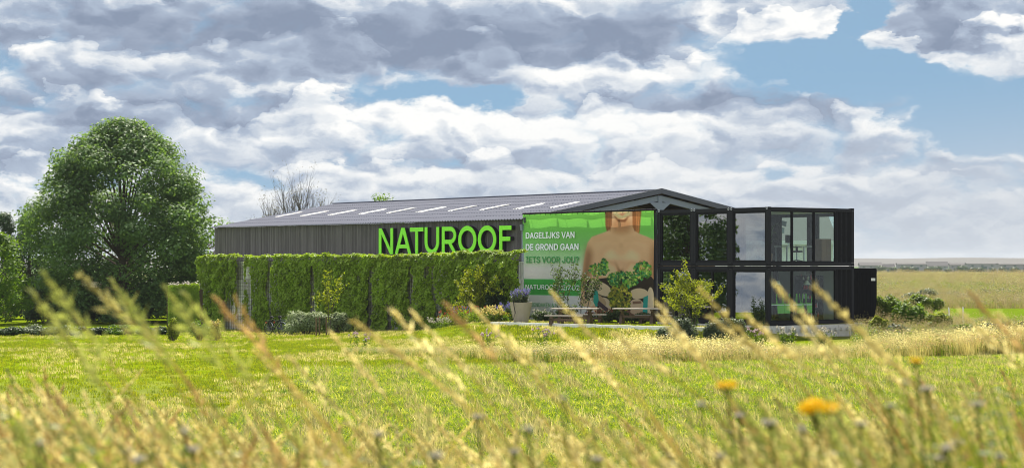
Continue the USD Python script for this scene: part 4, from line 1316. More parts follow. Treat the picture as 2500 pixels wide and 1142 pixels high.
# low planting along the left lawn edge
lows = [(20, 60, 786, 'leaf_dark'), (95, 80, 783, 'leaf_grey'), (165, 60, 785, 'leaf_shade'), (235, 44, 789, 'leaf_dark'), (300, 70, 784, 'leaf_lime'), (368, 56, 786, 'leaf_shade'), (400, 40, 792, 'leaf_dark')]
lowl = ['dark low shrub at the left end of the lawn border', 'grey green low shrub near the left end of the border', 'shaded low shrub third along the lawn border', 'small dark round shrub midway in the lawn border', 'lime green low shrub in the lawn border', 'shaded low shrub near the right end of the border', 'small dark shrub at the right end of the border']
for k, (px_, w_, ty, mt) in enumerate(lows):
    shrub('border_shrub', lowl[k], 'shrub', px_, 808, 112 + .3 * k, w_ * 1.6, ty + 7, mt, 2600, .065, 300 + k, 'low shrubs along the lawn border')
shrub('yellow_shrub', 'narrow upright yellow green shrub at the end of the lawn border', 'shrub', 424, 835, 102, 34, 772, 'leaf_yellow', 1500, .06, 320)
shrub('yellow_shrub', 'spreading yellow green shrub in front of the ivy block', 'shrub', 487, 822, 104, 60, 778, 'leaf_lime', 1700, .06, 321)
shrub('dry_bush', 'small straw coloured bush in front of the ivy block', 'shrub', 528, 815, 105, 44, 775, 'straw', 1300, .055, 322)
# white shrub, bicycles, staked tree
shrub('white_shrub', 'wide white variegated shrub before the ivy curtain', 'shrub', 745, 800, 111, 118, 753, 'leaf_white', 9000, .062, 330, lobes=22)
shrub('white_shrub', 'smaller white variegated shrub right of the staked tree', 'shrub', 822, 798, 110, 62, 757, 'leaf_white', 4200, .062, 331)


def bike(px, Y, rz, label, colr):
    p_ = at(px, 0, Y)
    t = thing('bicycle', label, 'bicycle', (p_[0], p_[1], float(gh(p_[0], p_[1]))), rz, 'bicycles parked at the ivy wall')
    R = .345
    for x, nm in ((-.53, 'wheel'), (.53, 'wheel')):
        w_ = obj(nm, MB().ring((x, 0, R), (0, 1, 0), R - .02, .022, 26, 5), M['rubber'], t)
        sp = MB()
        for k in range(14):
            th = k * 2 * math.pi / 14
            sp.bar((x, 0, R), (x + (R - .03) * math.cos(th), 0, R + (R - .03) * math.sin(th)), .004, .004)
        obj('spokes', sp, M['chrome'], w_)
        mg = MB()
        th = np.linspace(.3, 2.7, 9)
        mg.tube(np.stack([x + (R + .03) * np.cos(th), 0 * th, R + (R + .03) * np.sin(th)], -1), .02, 4)
        obj('mudguard', mg, M['chrome'], w_)
    fr = MB()
    bb, seat, head = (-.08, 0, .30), (-.22, 0, .82), (.36, 0, .84)
    for a, b in ((bb, seat), (bb, head), (seat, (.35, 0, .74)), ((-.53, 0, R), bb), ((-.53, 0, R), seat), ((.53, 0, R), head)):
        fr.tube([a, b], .022, 6)
    obj('frame', fr, colr, t)
    obj('saddle', MB().tube([(-.36, 0, .93), (-.26, 0, .95), (-.10, 0, .94)], [.08, .07, .02], 7), M['rubber'], t)
    obj('seat_post', MB().tube([seat, (-.24, 0, .93)], .016, 5), M['chrome'], t)
    obj('handlebar', MB().tube([(.22, -.28, 1.03), (.36, -.14, 1.05), (.36, .14, 1.05), (.22, .28, 1.03)], .018, 5).tube([head, (.36, 0, 1.05)], .018, 5), M['rubber'], t)
    obj('rear_light', B((-.74, -.03, .62), (-.68, .03, .70)), M['red'], t)
    obj('chain_case', MB().bar((-.5, .05, R), (-.06, .05, .31), .02, .1), M['rubber'], t)
    obj('pannier_rack', B((-.72, -.07, .74), (-.30, .07, .77)), M['rubber'], t)
    return t


bike(672, 112.0, -40, 'dark bicycle with red rear light leaning at the ivy, left one', M['rubber'])
bike(692, 111.6, -40, 'blue grey bicycle with bright mudguards next to the white shrub', M['bike'])

# staked young tree
def young_tree(px, base_y, Y, top_y, wpx, label, seed, mat, nleaf, ls, name='young_tree', stems=3, lean=0.0, zg=None, trad=.028, depth=2, lobe=.16, spread=.6, low=.45, barkmat='twig'):
    r = np.random.default_rng(seed)
    c = at(px, base_y, Y)
    zg = float(gh(c[0], c[1])) if zg is None else zg
    h = H - (top_y - HZ) / F * Y - zg
    rx = wpx / F * Y / 2
    t = thing(name, label, 'tree', (c[0], c[1], zg))
    segs, tips = [], []
    for k in range(stems):
        a = 2 * math.pi * k / stems + r.uniform(0, 1)
        skeleton(r, (.06 * math.cos(a), .06 * math.sin(a), -.05), (.22 * math.cos(a) * rx / h * 2 + lean, .22 * math.sin(a) * rx / h * 2, 1), h * low, trad, depth, spread, segs, tips, .22, (3, 4), .6, .1)
    # fit the crown to its outline
    P_ = np.array([p_ for p_, _ in tips])
    lo, hi = P_.min(0), P_.max(0)
    sx = 2 * rx / (hi[0] - lo[0]) * .88
    sz = h / hi[2] * .97
    cx = (lo[0] + hi[0]) / 2
    def fit(pp):
        pp = np.array(pp, float)
        kk = np.clip(pp[..., 2:] / (hi[2] * .6), 0, 1)
        out = pp * (sx, sx, sz)
        out[..., 0] -= cx * sx * kk[..., 0]
        return out
    obj('trunk', limbs([(fit(p_), q_) for p_, q_ in segs]), M[barkmat], t)
    cand = []
    for p_, q_ in segs:
        if q_[0] < trad * .75:
            f_ = fit(p_)
            for a_, b_ in zip(f_[:-1], f_[1:]):
                cand.append((a_, b_))
    idx = r.integers(0, len(cand), nleaf)
    u = r.uniform(0, 1, nleaf)[:, None]
    A_, B_ = np.array([c_[0] for c_ in cand]), np.array([c_[1] for c_ in cand])
    Q_ = A_[idx] * (1 - u) + B_[idx] * u + r.normal(0, lobe, (nleaf, 3)) * .5
    obj('crown', leaves(Q_, r.normal(size=Q_.shape) + (0, 0, .4), ls, r, .5), M[mat], t)
    return t


young_tree(803, 808, 106, 648, 100, 'slender young tree with yellow leaves tied to short stakes', 51, 'leaf_yellow', 560, .065, stems=2, low=.5)
for k, (px_, by) in enumerate(((772, 818), (797, 808), (780, 806))):
    p_ = at(px_, by, 104.5 + k)
    t = thing('tree_stake', ['left front stake of the young tree', 'right stake of the young tree', 'rear stake of the young tree'][k], 'stake', (p_[0], p_[1], float(gh(p_[0], p_[1]))), 0, 'wooden stakes round the young tree')
    obj('post', MB().tube([(0, 0, -.1), (0, 0, .95)], .04, 7), M['stake'], t)
    obj('cap', MB().tube([(0, 0, .95), (0, 0, .98)], [.042, .02], 7), M['stake'], t)

# planting at the right end of the ivy wall
young_tree(1165, 795, 101.5, 640, 180, 'broad yellow green young tree before the right end of the ivy', 52, 'leaf_yellow', 4200, .062, name='garden_tree', stems=5, low=.42, spread=.85, lobe=.12)
young_tree(1108, 795, 100.5, 728, 80, 'low arching yellow green shrub tree beside the red flowers', 56, 'leaf_yellow', 900, .055, name='garden_tree', stems=4, low=.42, spread=.8)
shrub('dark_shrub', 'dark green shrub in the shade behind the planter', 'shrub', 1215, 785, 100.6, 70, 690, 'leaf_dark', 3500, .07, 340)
r = np.random.default_rng(60)
def fl(px, by, Y, *a, **k):
    c = at(px, by, Y)
    lab, rad, h, n_, f_, l_ = a
    return flower_clump('flower_clump', lab, 'flowers', (c[0], c[1], float(gh(c[0], c[1]))), rad, h, n_, f_, l_, r, **k)
fl(1100, 795, 98.6, 'red flowers with bright green leaves left in the flower bed', .55, .95, 45, 'redflower', 'weed', fsize=.024, spike=.08, leafn=34)
fl(1150, 795, 98.0, 'bushy red speckled flowers in the middle of the bed', .62, .95, 60, 'redflower', 'leaf_ivy', fsize=.02, spike=.05, leafn=40)
fl(1125, 790, 100.0, 'pale violet flowers behind the red ones', .5, 1.15, 40, 'lavender', 'leaf_grey', fsize=.022, spike=.14, leafn=30)
fl(1232, 790, 97.6, 'small violet flowers left of the stone planter', .4, .95, 40, 'lavender', 'leaf_shade', fsize=.022, spike=.16, leafn=30)
fl(1072, 800, 97.6, 'small white flowers at the left end of the flower bed', .5, .6, 45, 'whiteflower', 'weed', fsize=.025, spike=.15)
fl(1205, 800, 95.8, 'low straw and green tuft in the flower bed', .5, .8, 60, 'strawhead', 'weed', fsize=.03, spike=.35)
fl(1222, 790, 96.2, 'bright yellow green herbs at the foot of the planter', .4, .45, 50, 'yellowflower', 'leaf_lime', fsize=.015, spike=.05, leafn=26)
fl(1335, 775, 98.2, 'white daisies beside the lower left corner of the banner', .6, .55, 50, 'whiteflower', 'leaf_shade', fsize=.022, spike=.1)
fl(1445, 772, 98.2, 'orange flowers at the foot of the banner', .35, .5, 22, 'redflower', 'leaf_shade', fsize=.022, spike=.08)
fl(1478, 772, 96.6, 'herbs with few orange flowers right of the left table', .4, .6, 30, 'redflower', 'leaf_dark', fsize=.02, spike=.06, leafn=26)
for k, (px_, w_, ty, lb) in enumerate([(1320, 60, 752, 'dark low plants by the planter at the banner foot'), (1378, 70, 735, 'tall dark herbs behind the left table'), (1510, 60, 756, 'dark low plants at the banner foot behind the right table'), (1560, 80, 758, 'dark low plants behind the right table')]):
    shrub('foot_planting', lb, 'plants', px_, 775, 96.8 - .6 * k, w_, ty, 'leaf_shade', 1500, .05, 350 + k)
# two slim trees in front of the banner
young_tree(1388, 772, 96.4, 640, 92, 'slim leaning tree with olive leaves before the lettering', 53, 'leaf_shade', 760, .055, name='banner_tree', stems=2, low=.5, lean=-.12)
young_tree(1422, 772, 95.8, 632, 110, 'slim dark leaved tree just right of the leaning one', 54, 'leaf_shade', 800, .058, name='banner_tree', stems=2, low=.5, lean=.05)
# yellow tree before the containers, grey bushes, climber
young_tree(1690, 800, 86.2, 628, 178, 'yellow green multi stemmed tree before the glazed containers', 55, 'leaf_yellow', 2700, .062, name='container_tree', stems=4, low=.50, spread=1.0, lobe=.12)
shrub('ivy_column', 'slim dark ivy at the foot of the yellow tree', 'ivy', 1688, 800, 86.6, 30, 715, 'leaf_shade', 1200, .045, 361)
shrub('climber', 'dark climbing plant at the corner of the containers', 'climber', 1852, 795, 88.3, 40, 712, 'leaf_shade', 1700, .045, 362, zg=.3)
for k, (px_, w_, ty, Y_, mt, lb) in enumerate([(1668, 84, 762, 83.6, 'leaf_grey', 'grey green round bush under the yellow tree'), (1632, 70, 795, 82.6, 'leaf_grey', 'low grey bush at the left, below the kerb end'), (1745, 64, 776, 83.0, 'leaf_grey', 'grey green bush between the two rounder ones'), (1790, 76, 764, 83.4, 'leaf_grey', 'dense dark grey bush in front of the container corner')]):
    shrub('grey_bush', lb, 'bush', px_, 835, Y_, w_, ty, mt, 3000, .052, 370 + k)

# wild shrubs to the right of the containers
wild = [(2168, 90, 712, 97, 'weed'), (2215, 100, 730, 93, 'leaf_lime'), (2255, 90, 712, 104, 'weed'), (2150, 60, 770, 88, 'weed'), (2200, 90, 778, 86, 'leaf_grey'), (2290, 90, 760, 92, 'weed'), (2345, 90, 790, 86, 'weed'), (2420, 90, 786, 87, 'leaf_shade'), (2480, 80, 780, 88, 'weed'), (2330, 110, 705, 160, 'leaf_grey'), (2440, 130, 700, 170, 'leaf_shade'), (2240, 120, 700, 150, 'leaf_grey')]
wl = ['green wild shrub just right of the black trailer', 'fresh green wild shrub right of the trailer', 'tall green shrub behind the fresh lime one', 'small green shrub at the foot of the trailer', 'grey green shrub in front of the wild shrubs', 'green shrub left of the two pale posts', 'fresh green shrub below the two pale posts', 'shaded shrub before the bright green strip', 'fresh green shrub at the right edge of the picture', 'grey scrub beyond the bright green strip', 'shaded scrub at the far right beyond the green strip', 'grey scrub beyond the wild shrubs']
for k, (px_, w_, ty, Y_, mt) in enumerate(wild):
    shrub('wild_shrub', wl[k], 'shrub', px_, 800, Y_, w_, ty, mt, 5200, .075, 400 + k)
for k, (px_, ty) in enumerate(((2322, 752), (2351, 751))):
    p_ = at(px_, 790, 99)
    t = thing('marker_post', ['left pale marker post, slightly leaning', 'right pale marker post, upright'][k], 'post', (p_[0], p_[1], float(gh(p_[0], p_[1]))), 0, 'pale posts by the green strip')
    hh = H - (ty - HZ) / F * 99 - float(gh(p_[0], p_[1]))
    obj('shaft', MB().tube([(0, 0, -.1), (-.12 if k == 0 else 0, 0, hh)], .035, 6), M['kerb'], t)
    obj('cap', MB().tube([(-.12 if k == 0 else 0, 0, hh), (-.12 if k == 0 else 0, 0, hh + .05)], [.037, .01], 6), M['kerb'], t)

# ------------------------------------------------------------------ far buildings
def far_shed(px0, px1, top, Y, label, seed, pitch=0.25, doors=2, name='industrial_shed'):
    r = np.random.default_rng(seed)
    c = at((px0 + px1) / 2, 660, Y)
    z0 = float(gh(c[0], c[1]))
    w = (px1 - px0) / F * Y
    h = H - (top - HZ) / F * Y - z0
    t = thing(name, label, 'building', (c[0], c[1], z0), r.uniform(-4, 4))
    d = w * .5
    hw = h * (1 - pitch)
    obj('wall', B((-w / 2, -d / 2, -1), (w / 2, d / 2, hw)), M['farwall'], t)
    v = [(-w / 2 - .4, -d / 2 - .4, hw + .02), (w / 2 + .4, -d / 2 - .4, hw + .02), (w / 2 + .4, d / 2 + .4, hw + .02), (-w / 2 - .4, d / 2 + .4, hw + .02), (-w / 2 - .4, 0, h), (w / 2 + .4, 0, h)]
    obj('roof', MB().raw(v, [[0, 1, 5, 4], [2, 3, 4, 5]]).raw(v, [[0, 4, 4, 3], [1, 2, 2, 5]]), M['farroof'], t)
    for k in range(doors):
        x = -w / 2 + w * (k + .5 + r.uniform(-.2, .2)) / doors
        ww = w * r.uniform(.10, .22)
        obj('door', B((x - ww / 2, -d / 2 - .15, -.5), (x + ww / 2, -d / 2 + .1, hw * r.uniform(.5, .75))), M['fardark'], t)
    for k in range(3):
        x = -w / 2 + w * (k + .5) / 3
        obj('window', B((x - w * .04, -d / 2 - .12, hw * .70), (x + w * .04, -d / 2 + .1, hw * .86)), M['fardark'], t)
    return t


far_shed(2098, 2150, 640, 1150, 'small grey shed on the horizon just right of the containers', 1, .3, 1)
far_shed(2156, 2182, 644, 1100, 'small pale house like shed second from left on the horizon', 2, .4, 1)
far_shed(2190, 2258, 641, 1150, 'long pale shed with dark door on the horizon', 3, .15, 2)
far_shed(2262, 2312, 638, 1300, 'tall pale shed with pointed roof on the horizon', 4, .45, 1)
far_shed(2318, 2352, 642, 1120, 'pale shed with dark doors right of the pointed one', 5, .2, 2)
far_shed(2358, 2430, 641, 1180, 'very long flat pale shed on the right of the horizon', 6, .12, 3)
far_shed(2436, 2510, 642, 1120, 'flat shed at the right edge of the horizon', 7, .12, 3)
NTH = ['leftmost', 'second', 'third', 'fourth', 'fifth', 'sixth', 'seventh', 'eighth', 'ninth', 'tenth', 'eleventh', 'twelfth', 'thirteenth', 'fourteenth', 'fifteenth', 'rightmost']
for k in range(16):
    px_ = 2100 + k * 27 + rng.uniform(-8, 8)
    b_ = at(px_, 660, 1060 + rng.uniform(-40, 60))
    t = thing('distant_tree', f'small dark green tree before the horizon sheds, {NTH[k]}' + (' from the left' if 0 < k < 15 else ' of the row'), 'tree', (b_[0], b_[1], float(gh(b_[0], b_[1]))), 0, 'small trees before the far sheds')
    rr_ = np.random.default_rng(700 + k)
    d = rr_.normal(size=(260, 3)); d /= np.linalg.norm(d, axis=1, keepdims=True)
    hh = rr_.uniform(1.6, 3.4)
    obj('crown', leaves(d * rr_.uniform(.4, 1, (260, 1)) * (hh * rr_.uniform(.7, 1.5), hh * .8, hh * .6) + (0, 0, hh * .65), d + (0, 0, .3), .45, rr_, .7), M['leaf_dark'], t)
    obj('trunk', MB().tube([(0, 0, -.3), (0, 0, hh * .7)], .15, 5), M['bark'], t)
# the grey roofed shed seen through the upper windows
ws = thing('white_shed', 'white walled shed with pale grey roof seen through the upper windows', 'building', (at(1985, 640, 132)[0] - 3.2, 132, 0))
zr, ze = H + (HZ - 553) / F * 132, H + (HZ - 588) / F * 132
obj('wall', B((-6.5, 0, -.5), (4.5, 8, ze)), M['shed_wall'], ws)
obj('roof', MB().raw([(-6.8, -.3, ze), (4.8, -.3, ze), (4.8, 4, zr + .8), (-6.8, 4, zr + .8), (-6.8, 8.3, ze), (4.8, 8.3, ze)], [[0, 1, 2, 3], [3, 2, 5, 4]]), M['farroof'], ws)
obj('gutter', B((-6.8, -.42, ze - .25), (4.8, -.31, ze + .02)), M['white'], ws)

# ------------------------------------------------------------------ the air between here and the horizon
g = Graph()
hz_mat = g.build('/World/Looks/haze', volume=g.add('principled_volume', 'volume', color=(.86, .91, .97), density=HAZE, anisotropy=0.25))
obj('haze', B((-2600, -60, -9), (2600, 4400, 16.5)), hz_mat, kind='stuff')

# ------------------------------------------------------------------ grasses
def blade_mesh(r, n, h, w, bend, spreadr, curl=1.0, lean=(0, 0)):
    """n bent blades growing from about one spot."""
    v, f = [], []
    for k in range(n):
        a = r.uniform(0, 6.28)
        b0 = np.array((spreadr * r.normal(), spreadr * r.normal(), 0))
        hh = h * r.uniform(.55, 1.1)
        dirn = np.array((math.cos(a), math.sin(a), 0)) * bend * r.uniform(.3, 1.2) + np.array((*lean, 0))
        side = np.array((-math.sin(a), math.cos(a), 0)) * w * r.uniform(.7, 1.3) / 2
        p0, p1, p2 = b0, b0 + np.array((0, 0, hh * .6)) + dirn * hh * .3, b0 + np.array((0, 0, hh)) + dirn * hh * curl
        i = len(v)
        v += [p0 - side, p0 + side, p1 - side * .9, p1 + side * .9, p2]
        f += [(i, i + 1, i + 3), (i, i + 3, i + 2), (i + 2, i + 3, i + 4)]
    return np.array(v), np.array(f)


def leafy_mesh(r, n, h, ls, rad):
    P_ = np.stack([r.normal(0, rad, n), r.normal(0, rad, n), r.uniform(.15, 1, n) * h], -1)
    return leaves(P_, np.stack([r.normal(0, .6, n), r.normal(0, .6, n), np.ones(n)], -1), ls, r, .6)


def scatter(name, label, cat, protos, pos, scale, yaw, pick, kind='stuff'):
    pi = UsdGeom.PointInstancer.Define(stage, numbered('/World', name))
    base = str(pi.GetPath())
    tg = []
    for k, parts in enumerate(protos):
        x = UsdGeom.Xform.Define(stage, f'{base}/tuft_{k:03d}' if k else f'{base}/tuft')
        for nm, me, ma in parts:
            usdkit.mesh(stage, f'{x.GetPath()}/{nm}', me, ma)
        tg.append(x.GetPath())
    pi.CreatePrototypesRel().SetTargets(tg)
    pi.CreatePositionsAttr(Vt.Vec3fArray.FromNumpy(np.asarray(pos, np.float32)))
    pi.CreateProtoIndicesAttr(Vt.IntArray.FromNumpy(np.asarray(pick, np.int32)))
    qn = np.zeros((len(pos), 4), np.float32)
    half = np.asarray(yaw) / 2
    pi.CreateOrientationsAttr(Vt.QuathArray([Gf.Quath(float(math.cos(h_)), 0, 0, float(math.sin(h_))) for h_ in half]))
    s = np.asarray(scale, np.float32)
    pi.CreateScalesAttr(Vt.Vec3fArray.FromNumpy(np.stack([s, s, s], -1) if s.ndim == 1 else s))
    tag(pi, label, cat, kind=kind)
    return pi


def in_view(r, n, y0, y1, margin=1.06):
    """Random ground points, uniform in area, in the wedge that the picture sees (and a little more)."""
    y = np.sqrt(r.uniform(y0 ** 2, y1 ** 2, n))
    x = r.uniform(-.252, .252, n) * y * margin
    return x, y


r = np.random.default_rng(80)
# crop: rows of low leafy plants, lusher in the rows, drier between
x, y = in_view(r, 95000, 30, 71)
row = (x + .0835 * y) / 1.12
ph = np.abs((row + .06 * np.sin(y * .4)) % 1 - .5) * 2
nz_ = meshkit.fbm(np.stack([x * .35, y * .12, 0 * x], -1), 3, 31)
lush = np.clip((ph - .3) * 2.2, 0, 1) * .9 + (nz_ - .5) * 1.4 + .38
xb = lambda y: -3 - (y - 42) * .16
keep = (x > xb(y) + r.normal(0, .5, len(x))) | (y < 44 + r.normal(0, .6, len(x)))
edge_y = 66.5 + np.clip((x - 4) * .35, -3, 3.5)
keep &= (y < edge_y) & (r.uniform(0, 1, len(x)) < .55 + .5 * np.clip(lush, 0, 1))
x, y, lush = x[keep], y[keep], lush[keep]
isgreen = r.uniform(0, 1, len(x)) < np.clip(.22 + lush * .85, .1, .97)
protos = []
for k in range(4):
    protos.append([('blades', blade_mesh(r, 9, .17, .022, .6, .05), M['crop']), ('leaf', leafy_mesh(r, 9, .13, .028, .06), M['crop'])])
for k in range(3):
    protos.append([('blades', blade_mesh(r, 10, .26, .010, .45, .05, 1, (-.15, 0)), M['straw']), ('leaf', leafy_mesh(r, 5, .12, .024, .06), M['crop'])])
pick = np.where(isgreen, r.integers(0, 4, len(x)), r.integers(4, 7, len(x)))
scatter('crop_plants', 'low green crop plants mixed with thin dry grass across the field', 'crop', protos, np.stack([x, y, gh(x, y) - .01], -1), r.uniform(.7, 1.25, len(x)), r.uniform(-.7, .7, len(x)), pick)

# lawn
x, y = in_view(r, 92000, 43, 124)
ok = ((x < 1.5 + 0 * y) & (y > 62)) | ((x < xb(y) + .3) & (y > 44)) | ((kerb_d(x, y) > 0) & (kerb_d(x, y) < 6.5) & (x < 9))
ok |= (kerb_d(x, y) <= 0) & (y < 102) & (x < 9) & (x > -1)
ab = (x - C[0]) * EB[0] + (y - C[1]) * EB[1]
ok &= (ab < -2.1) & (np.abs(kerb_d(x, y)) > .15)
ok &= ~((x < -9) & (r.uniform(0, 1, len(x)) < .6))
x, y = x[ok], y[ok]
protos = [[('blades', blade_mesh(r, 12, .10, .016, .5, .07), M['lawnblade'])] for k in range(3)] + [[('blades', blade_mesh(r, 10, .12, .012, .5, .07), M['straw'])]]
dn = meshkit.fbm(np.stack([x * .3, y * .2, 0 * x], -1), 3, 44)
pick = np.where((dn > .50) & (r.uniform(0, 1, len(x)) < .5), 3, r.integers(0, 3, len(x)))
bankm = (kerb_d(x, y) > .9) & (kerb_d(x, y) < 6) & (x > -1.5)
scatter('lawn_grass', 'short green lawn grass in front of the ivy wall and on the terrace bank', 'grass', protos, np.stack([x, y, gh(x, y) - .01], -1), r.uniform(.7, 1.2, len(x)) * np.where(bankm, 1.8, 1.0), r.uniform(-1, 1, len(x)), pick)

# strip of tall dry grass and herbs at the field's far edge
n = 7800
px_ = r.uniform(840, 2560, n)
t_ = r.uniform(0, 1, n)
ynear = np.interp(px_, [840, 1150, 1400, 1700, 2000, 2250, 2560], [74.5, 70, 66.5, 66.3, 68, 71.5, 76])
yfar = np.interp(px_, [840, 1150, 1400, 1700, 2000, 2250, 2560], [78, 79, 76.5, 76, 79, 82, 86])
y = ynear + (yfar - ynear) * t_
x = (px_ - 1250) / F * y
nzs = meshkit.fbm(np.stack([x * .5, y * .3, 0 * x], -1), 3, 71)
green = r.uniform(0, 1, n) < (.5 + 1.3 * (meshkit.fbm(np.stack([x * .25, y * .3, 0 * x + 5], -1), 3, 72) - .3)) * np.where(px_ < 1350, .72, .46) * np.interp(t_, [0, 1], [.5, 1.6])
def tall_tuft(r, h, nb, mat_h, lean):
    return [('blades', blade_mesh(r, nb, h * .8, .014, .25, .10, 1, lean), M['straw']), ('heads', leaves(np.stack([r.normal(0, .16, 46) + lean[0] * h, r.normal(0, .16, 46), h * r.uniform(.55, 1.05, 46)], -1), r.normal(size=(46, 3)), .032, r, .3), M[mat_h])]
protos = [tall_tuft(r, .85, 18, 'olivehead', (-.1, 0)), tall_tuft(r, .7, 18, 'brownhead', (.12, 0)), tall_tuft(r, .95, 14, 'strawhead', (-.25, .05))]
protos += [[('blades', blade_mesh(r, 10, .6, .02, .3, .12), M['weed']), ('leaf', leafy_mesh(r, 26, .65, .045, .14), M['weed'])] for k in range(2)]
pick = np.where(green, r.integers(3, 5, n), r.integers(0, 3, n))
scatter('dry_grass_strip', 'tall straw coloured grass and herbs along the far edge of the field', 'grass', protos, np.stack([x, y, gh(x, y) - .02], -1), np.clip((H - (np.interp(px_, [840, 1150, 1350, 1500, 1780, 1860, 2080, 2150, 2300, 2560], [842, 842, 836, 828, 828, 838, 838, 824, 812, 800]) - HZ) / F * y - gh(x, y)) / .9, .3, .95) * r.uniform(.65, 1.15, n) * (.62 + .7 * nzs), r.uniform(-.8, .8, n), pick)
for k, (pxf, pyf, Yf, lb) in enumerate([(875, 852, 77, 'pink thistle like flowers in the strip, leftmost'), (1190, 835, 79, 'pale pink flowers below the flower bed'), (1330, 835, 80, 'few pale pink flowers below the planter'), (1850, 822, 80, 'pale pink flowers before the concrete plinth'), (1925, 822, 80, 'white flowers before the middle of the plinth'), (2010, 825, 80, 'small white flowers before the right part of the plinth')]):
    c = at(pxf, pyf, Yf)
    flower_clump('pink_flowers', lb, 'flowers', (c[0], c[1], float(gh(c[0], c[1]))), .4, .75, 26 if k > 2 else 12, 'pinkflower' if k not in (4, 5) else 'whiteflower', 'weed', r, fsize=.035, spike=.08)

# rough vegetation on the plain to the right
n = 15000
y = np.exp(r.uniform(math.log(80), math.log(420), n))
px_ = r.uniform(2090, 2560, n)
x = (px_ - 1250) / F * y
ok = ~((x > 21) & (y > 101) & (y < 136))
x, y = x[ok], y[ok]
nz_ = meshkit.fbm(np.stack([x * .06, y * .02, 0 * x], -1), 3, 61)
gr = (r.uniform(0, 1, len(x)) < np.where(y < 260, .72, .42)) ^ (nz_ > .60)
sc_ = r.uniform(.6, 1.2, len(x)) * np.clip(y / 120, .9, 1.7)
pp = [[(nm, me, {'straw': M['plainstraw'], 'strawhead': M['plainhead'], 'brownhead': M['plainhead']}.get(str(ma.GetPath()).split('/')[-1].replace('straw_head', 'strawhead').replace('brown_head', 'brownhead'), ma)) for nm, me, ma in pr_] for pr_ in protos]
scatter('plain_weeds', 'rough dry grass and weeds on the plain right of the containers', 'grass', pp, np.stack([x, y, gh(x, y) - .02], -1), sc_, r.uniform(-1, 1, len(x)), np.where(gr, r.integers(3, 5, len(x)), r.integers(0, 3, len(x))))


# foreground: tall grass on the bank before the camera
def stalk(r, h, lean, headlen, hw, headmat, nsp, droop=.0, leafn=2):
    """A grass stalk: thin stem leaning to -x and a spike or plume of spikelets."""
    tt = np.linspace(0, 1, 8)
    xs_ = -lean * h * tt ** 1.8 - droop * h * tt ** 6
    ys_ = r.normal(0, .03) * tt
    zs_ = h * tt * (1 - .10 * lean * tt) - droop * h * .5 * tt ** 7
    pts = np.stack([xs_, ys_, zs_], -1)
    m = MB().tube(pts, np.linspace(.0030, .0014, 8), 3)
    f0 = 1 - headlen / h
    u = f0 + (1 - f0) * r.uniform(0, 1, nsp) ** .9
    P_ = np.stack([np.interp(u, tt, pts[:, k]) for k in range(3)], -1)
    tang = pts[-1] - pts[-3]
    tang /= np.linalg.norm(tang)
    loc = (u - f0) / (1 - f0)
    prof_ = np.sin(np.clip(loc * 1.05 + .12, 0, 1) * math.pi) ** .6
    off = r.normal(size=(nsp, 3))
    off -= (off @ tang)[:, None] * tang
    P_ = P_ + off * (hw * .5 * prof_)[:, None]
    n_ = len(P_)
    # spikelets: slim quads along the stalk
    d = tang + off * .45
    d /= np.linalg.norm(d, axis=1, keepdims=True)
    s_ = np.cross(d, r.normal(size=(n_, 3)))
    s_ /= np.linalg.norm(s_, axis=1, keepdims=True)
    L2, W2 = .010 * r.uniform(.7, 1.4, n_)[:, None], .0022
    v = np.stack([P_ - d * L2, P_ + s_ * W2, P_ + d * L2, P_ - s_ * W2], 1).reshape(-1, 3)
    k = np.arange(n_)[:, None] * 4
    head = (v, np.vstack([k + [0, 1, 2], k + [0, 2, 3]]))
    parts = [('stem', m.data(), M['straw']), ('head', head, M[headmat])]
    lv, lfc = [], []
    for q_ in range(leafn):
        z0 = h * r.uniform(.15, .55)
        a = r.uniform(0, 6.28)
        L3 = r.uniform(.2, .4)
        b0 = np.array((-lean * h * (z0 / h) ** 1.8, 0, z0))
        dv = np.array((math.cos(a) * .6 - .3, math.sin(a) * .6, .8))
        sd = np.array((-math.sin(a), math.cos(a), 0)) * .0035
        p1, p2 = b0 + dv * L3 * .5, b0 + dv * L3 - (0, 0, L3 * .35)
        i = len(lv)
        lv += [b0 - sd, b0 + sd, p1 - sd, p1 + sd, p2]
        lfc += [(i, i + 1, i + 3), (i, i + 3, i + 2), (i + 2, i + 3, i + 4)]
    if lv:
        parts.append(('leaf', (np.array(lv), np.array(lfc)), M['weed'] if r.uniform() < .4 else M['straw']))
    return parts


r = np.random.default_rng(90)
sprotos = []
for k in range(5):
    sprotos.append(stalk(r, 1.0, r.uniform(.28, .5), r.uniform(.09, .14), .0042, 'strawhead', 62, r.uniform(0, .08)))
for k in range(3):
    sprotos.append(stalk(r, 1.0, r.uniform(.25, .5), r.uniform(.10, .14), .017, 'strawhead' if k < 2 else 'olivehead', 60, r.uniform(0, .1)))
for k in range(3):
    sprotos.append(stalk(r, 1.0, r.uniform(.3, .5), r.uniform(.09, .13), .010, 'brownhead', 52, 0))
for k in range(2):
    sprotos.append(stalk(r, 1.0, r.uniform(.25, .45), r.uniform(.09, .14), .016, 'greenhead', 75, 0))


def foreground(n, seed, ylo, yhi, topfun, names, mats, dens):
    r = np.random.default_rng(seed)
    d = r.uniform(ylo, yhi, n * 3)
    px = r.uniform(-150, 2750, n * 3)
    ok = r.uniform(0, 1, n * 3) < dens(px)
    d, px = d[ok][:n], px[ok][:n]
    top = topfun(px, r)
    ztop = H - (top - HZ) / F * d
    x = (px - 1250) / F * d
    z0 = gh(x, d)
    h = ztop - z0
    return x, d, z0, h, px


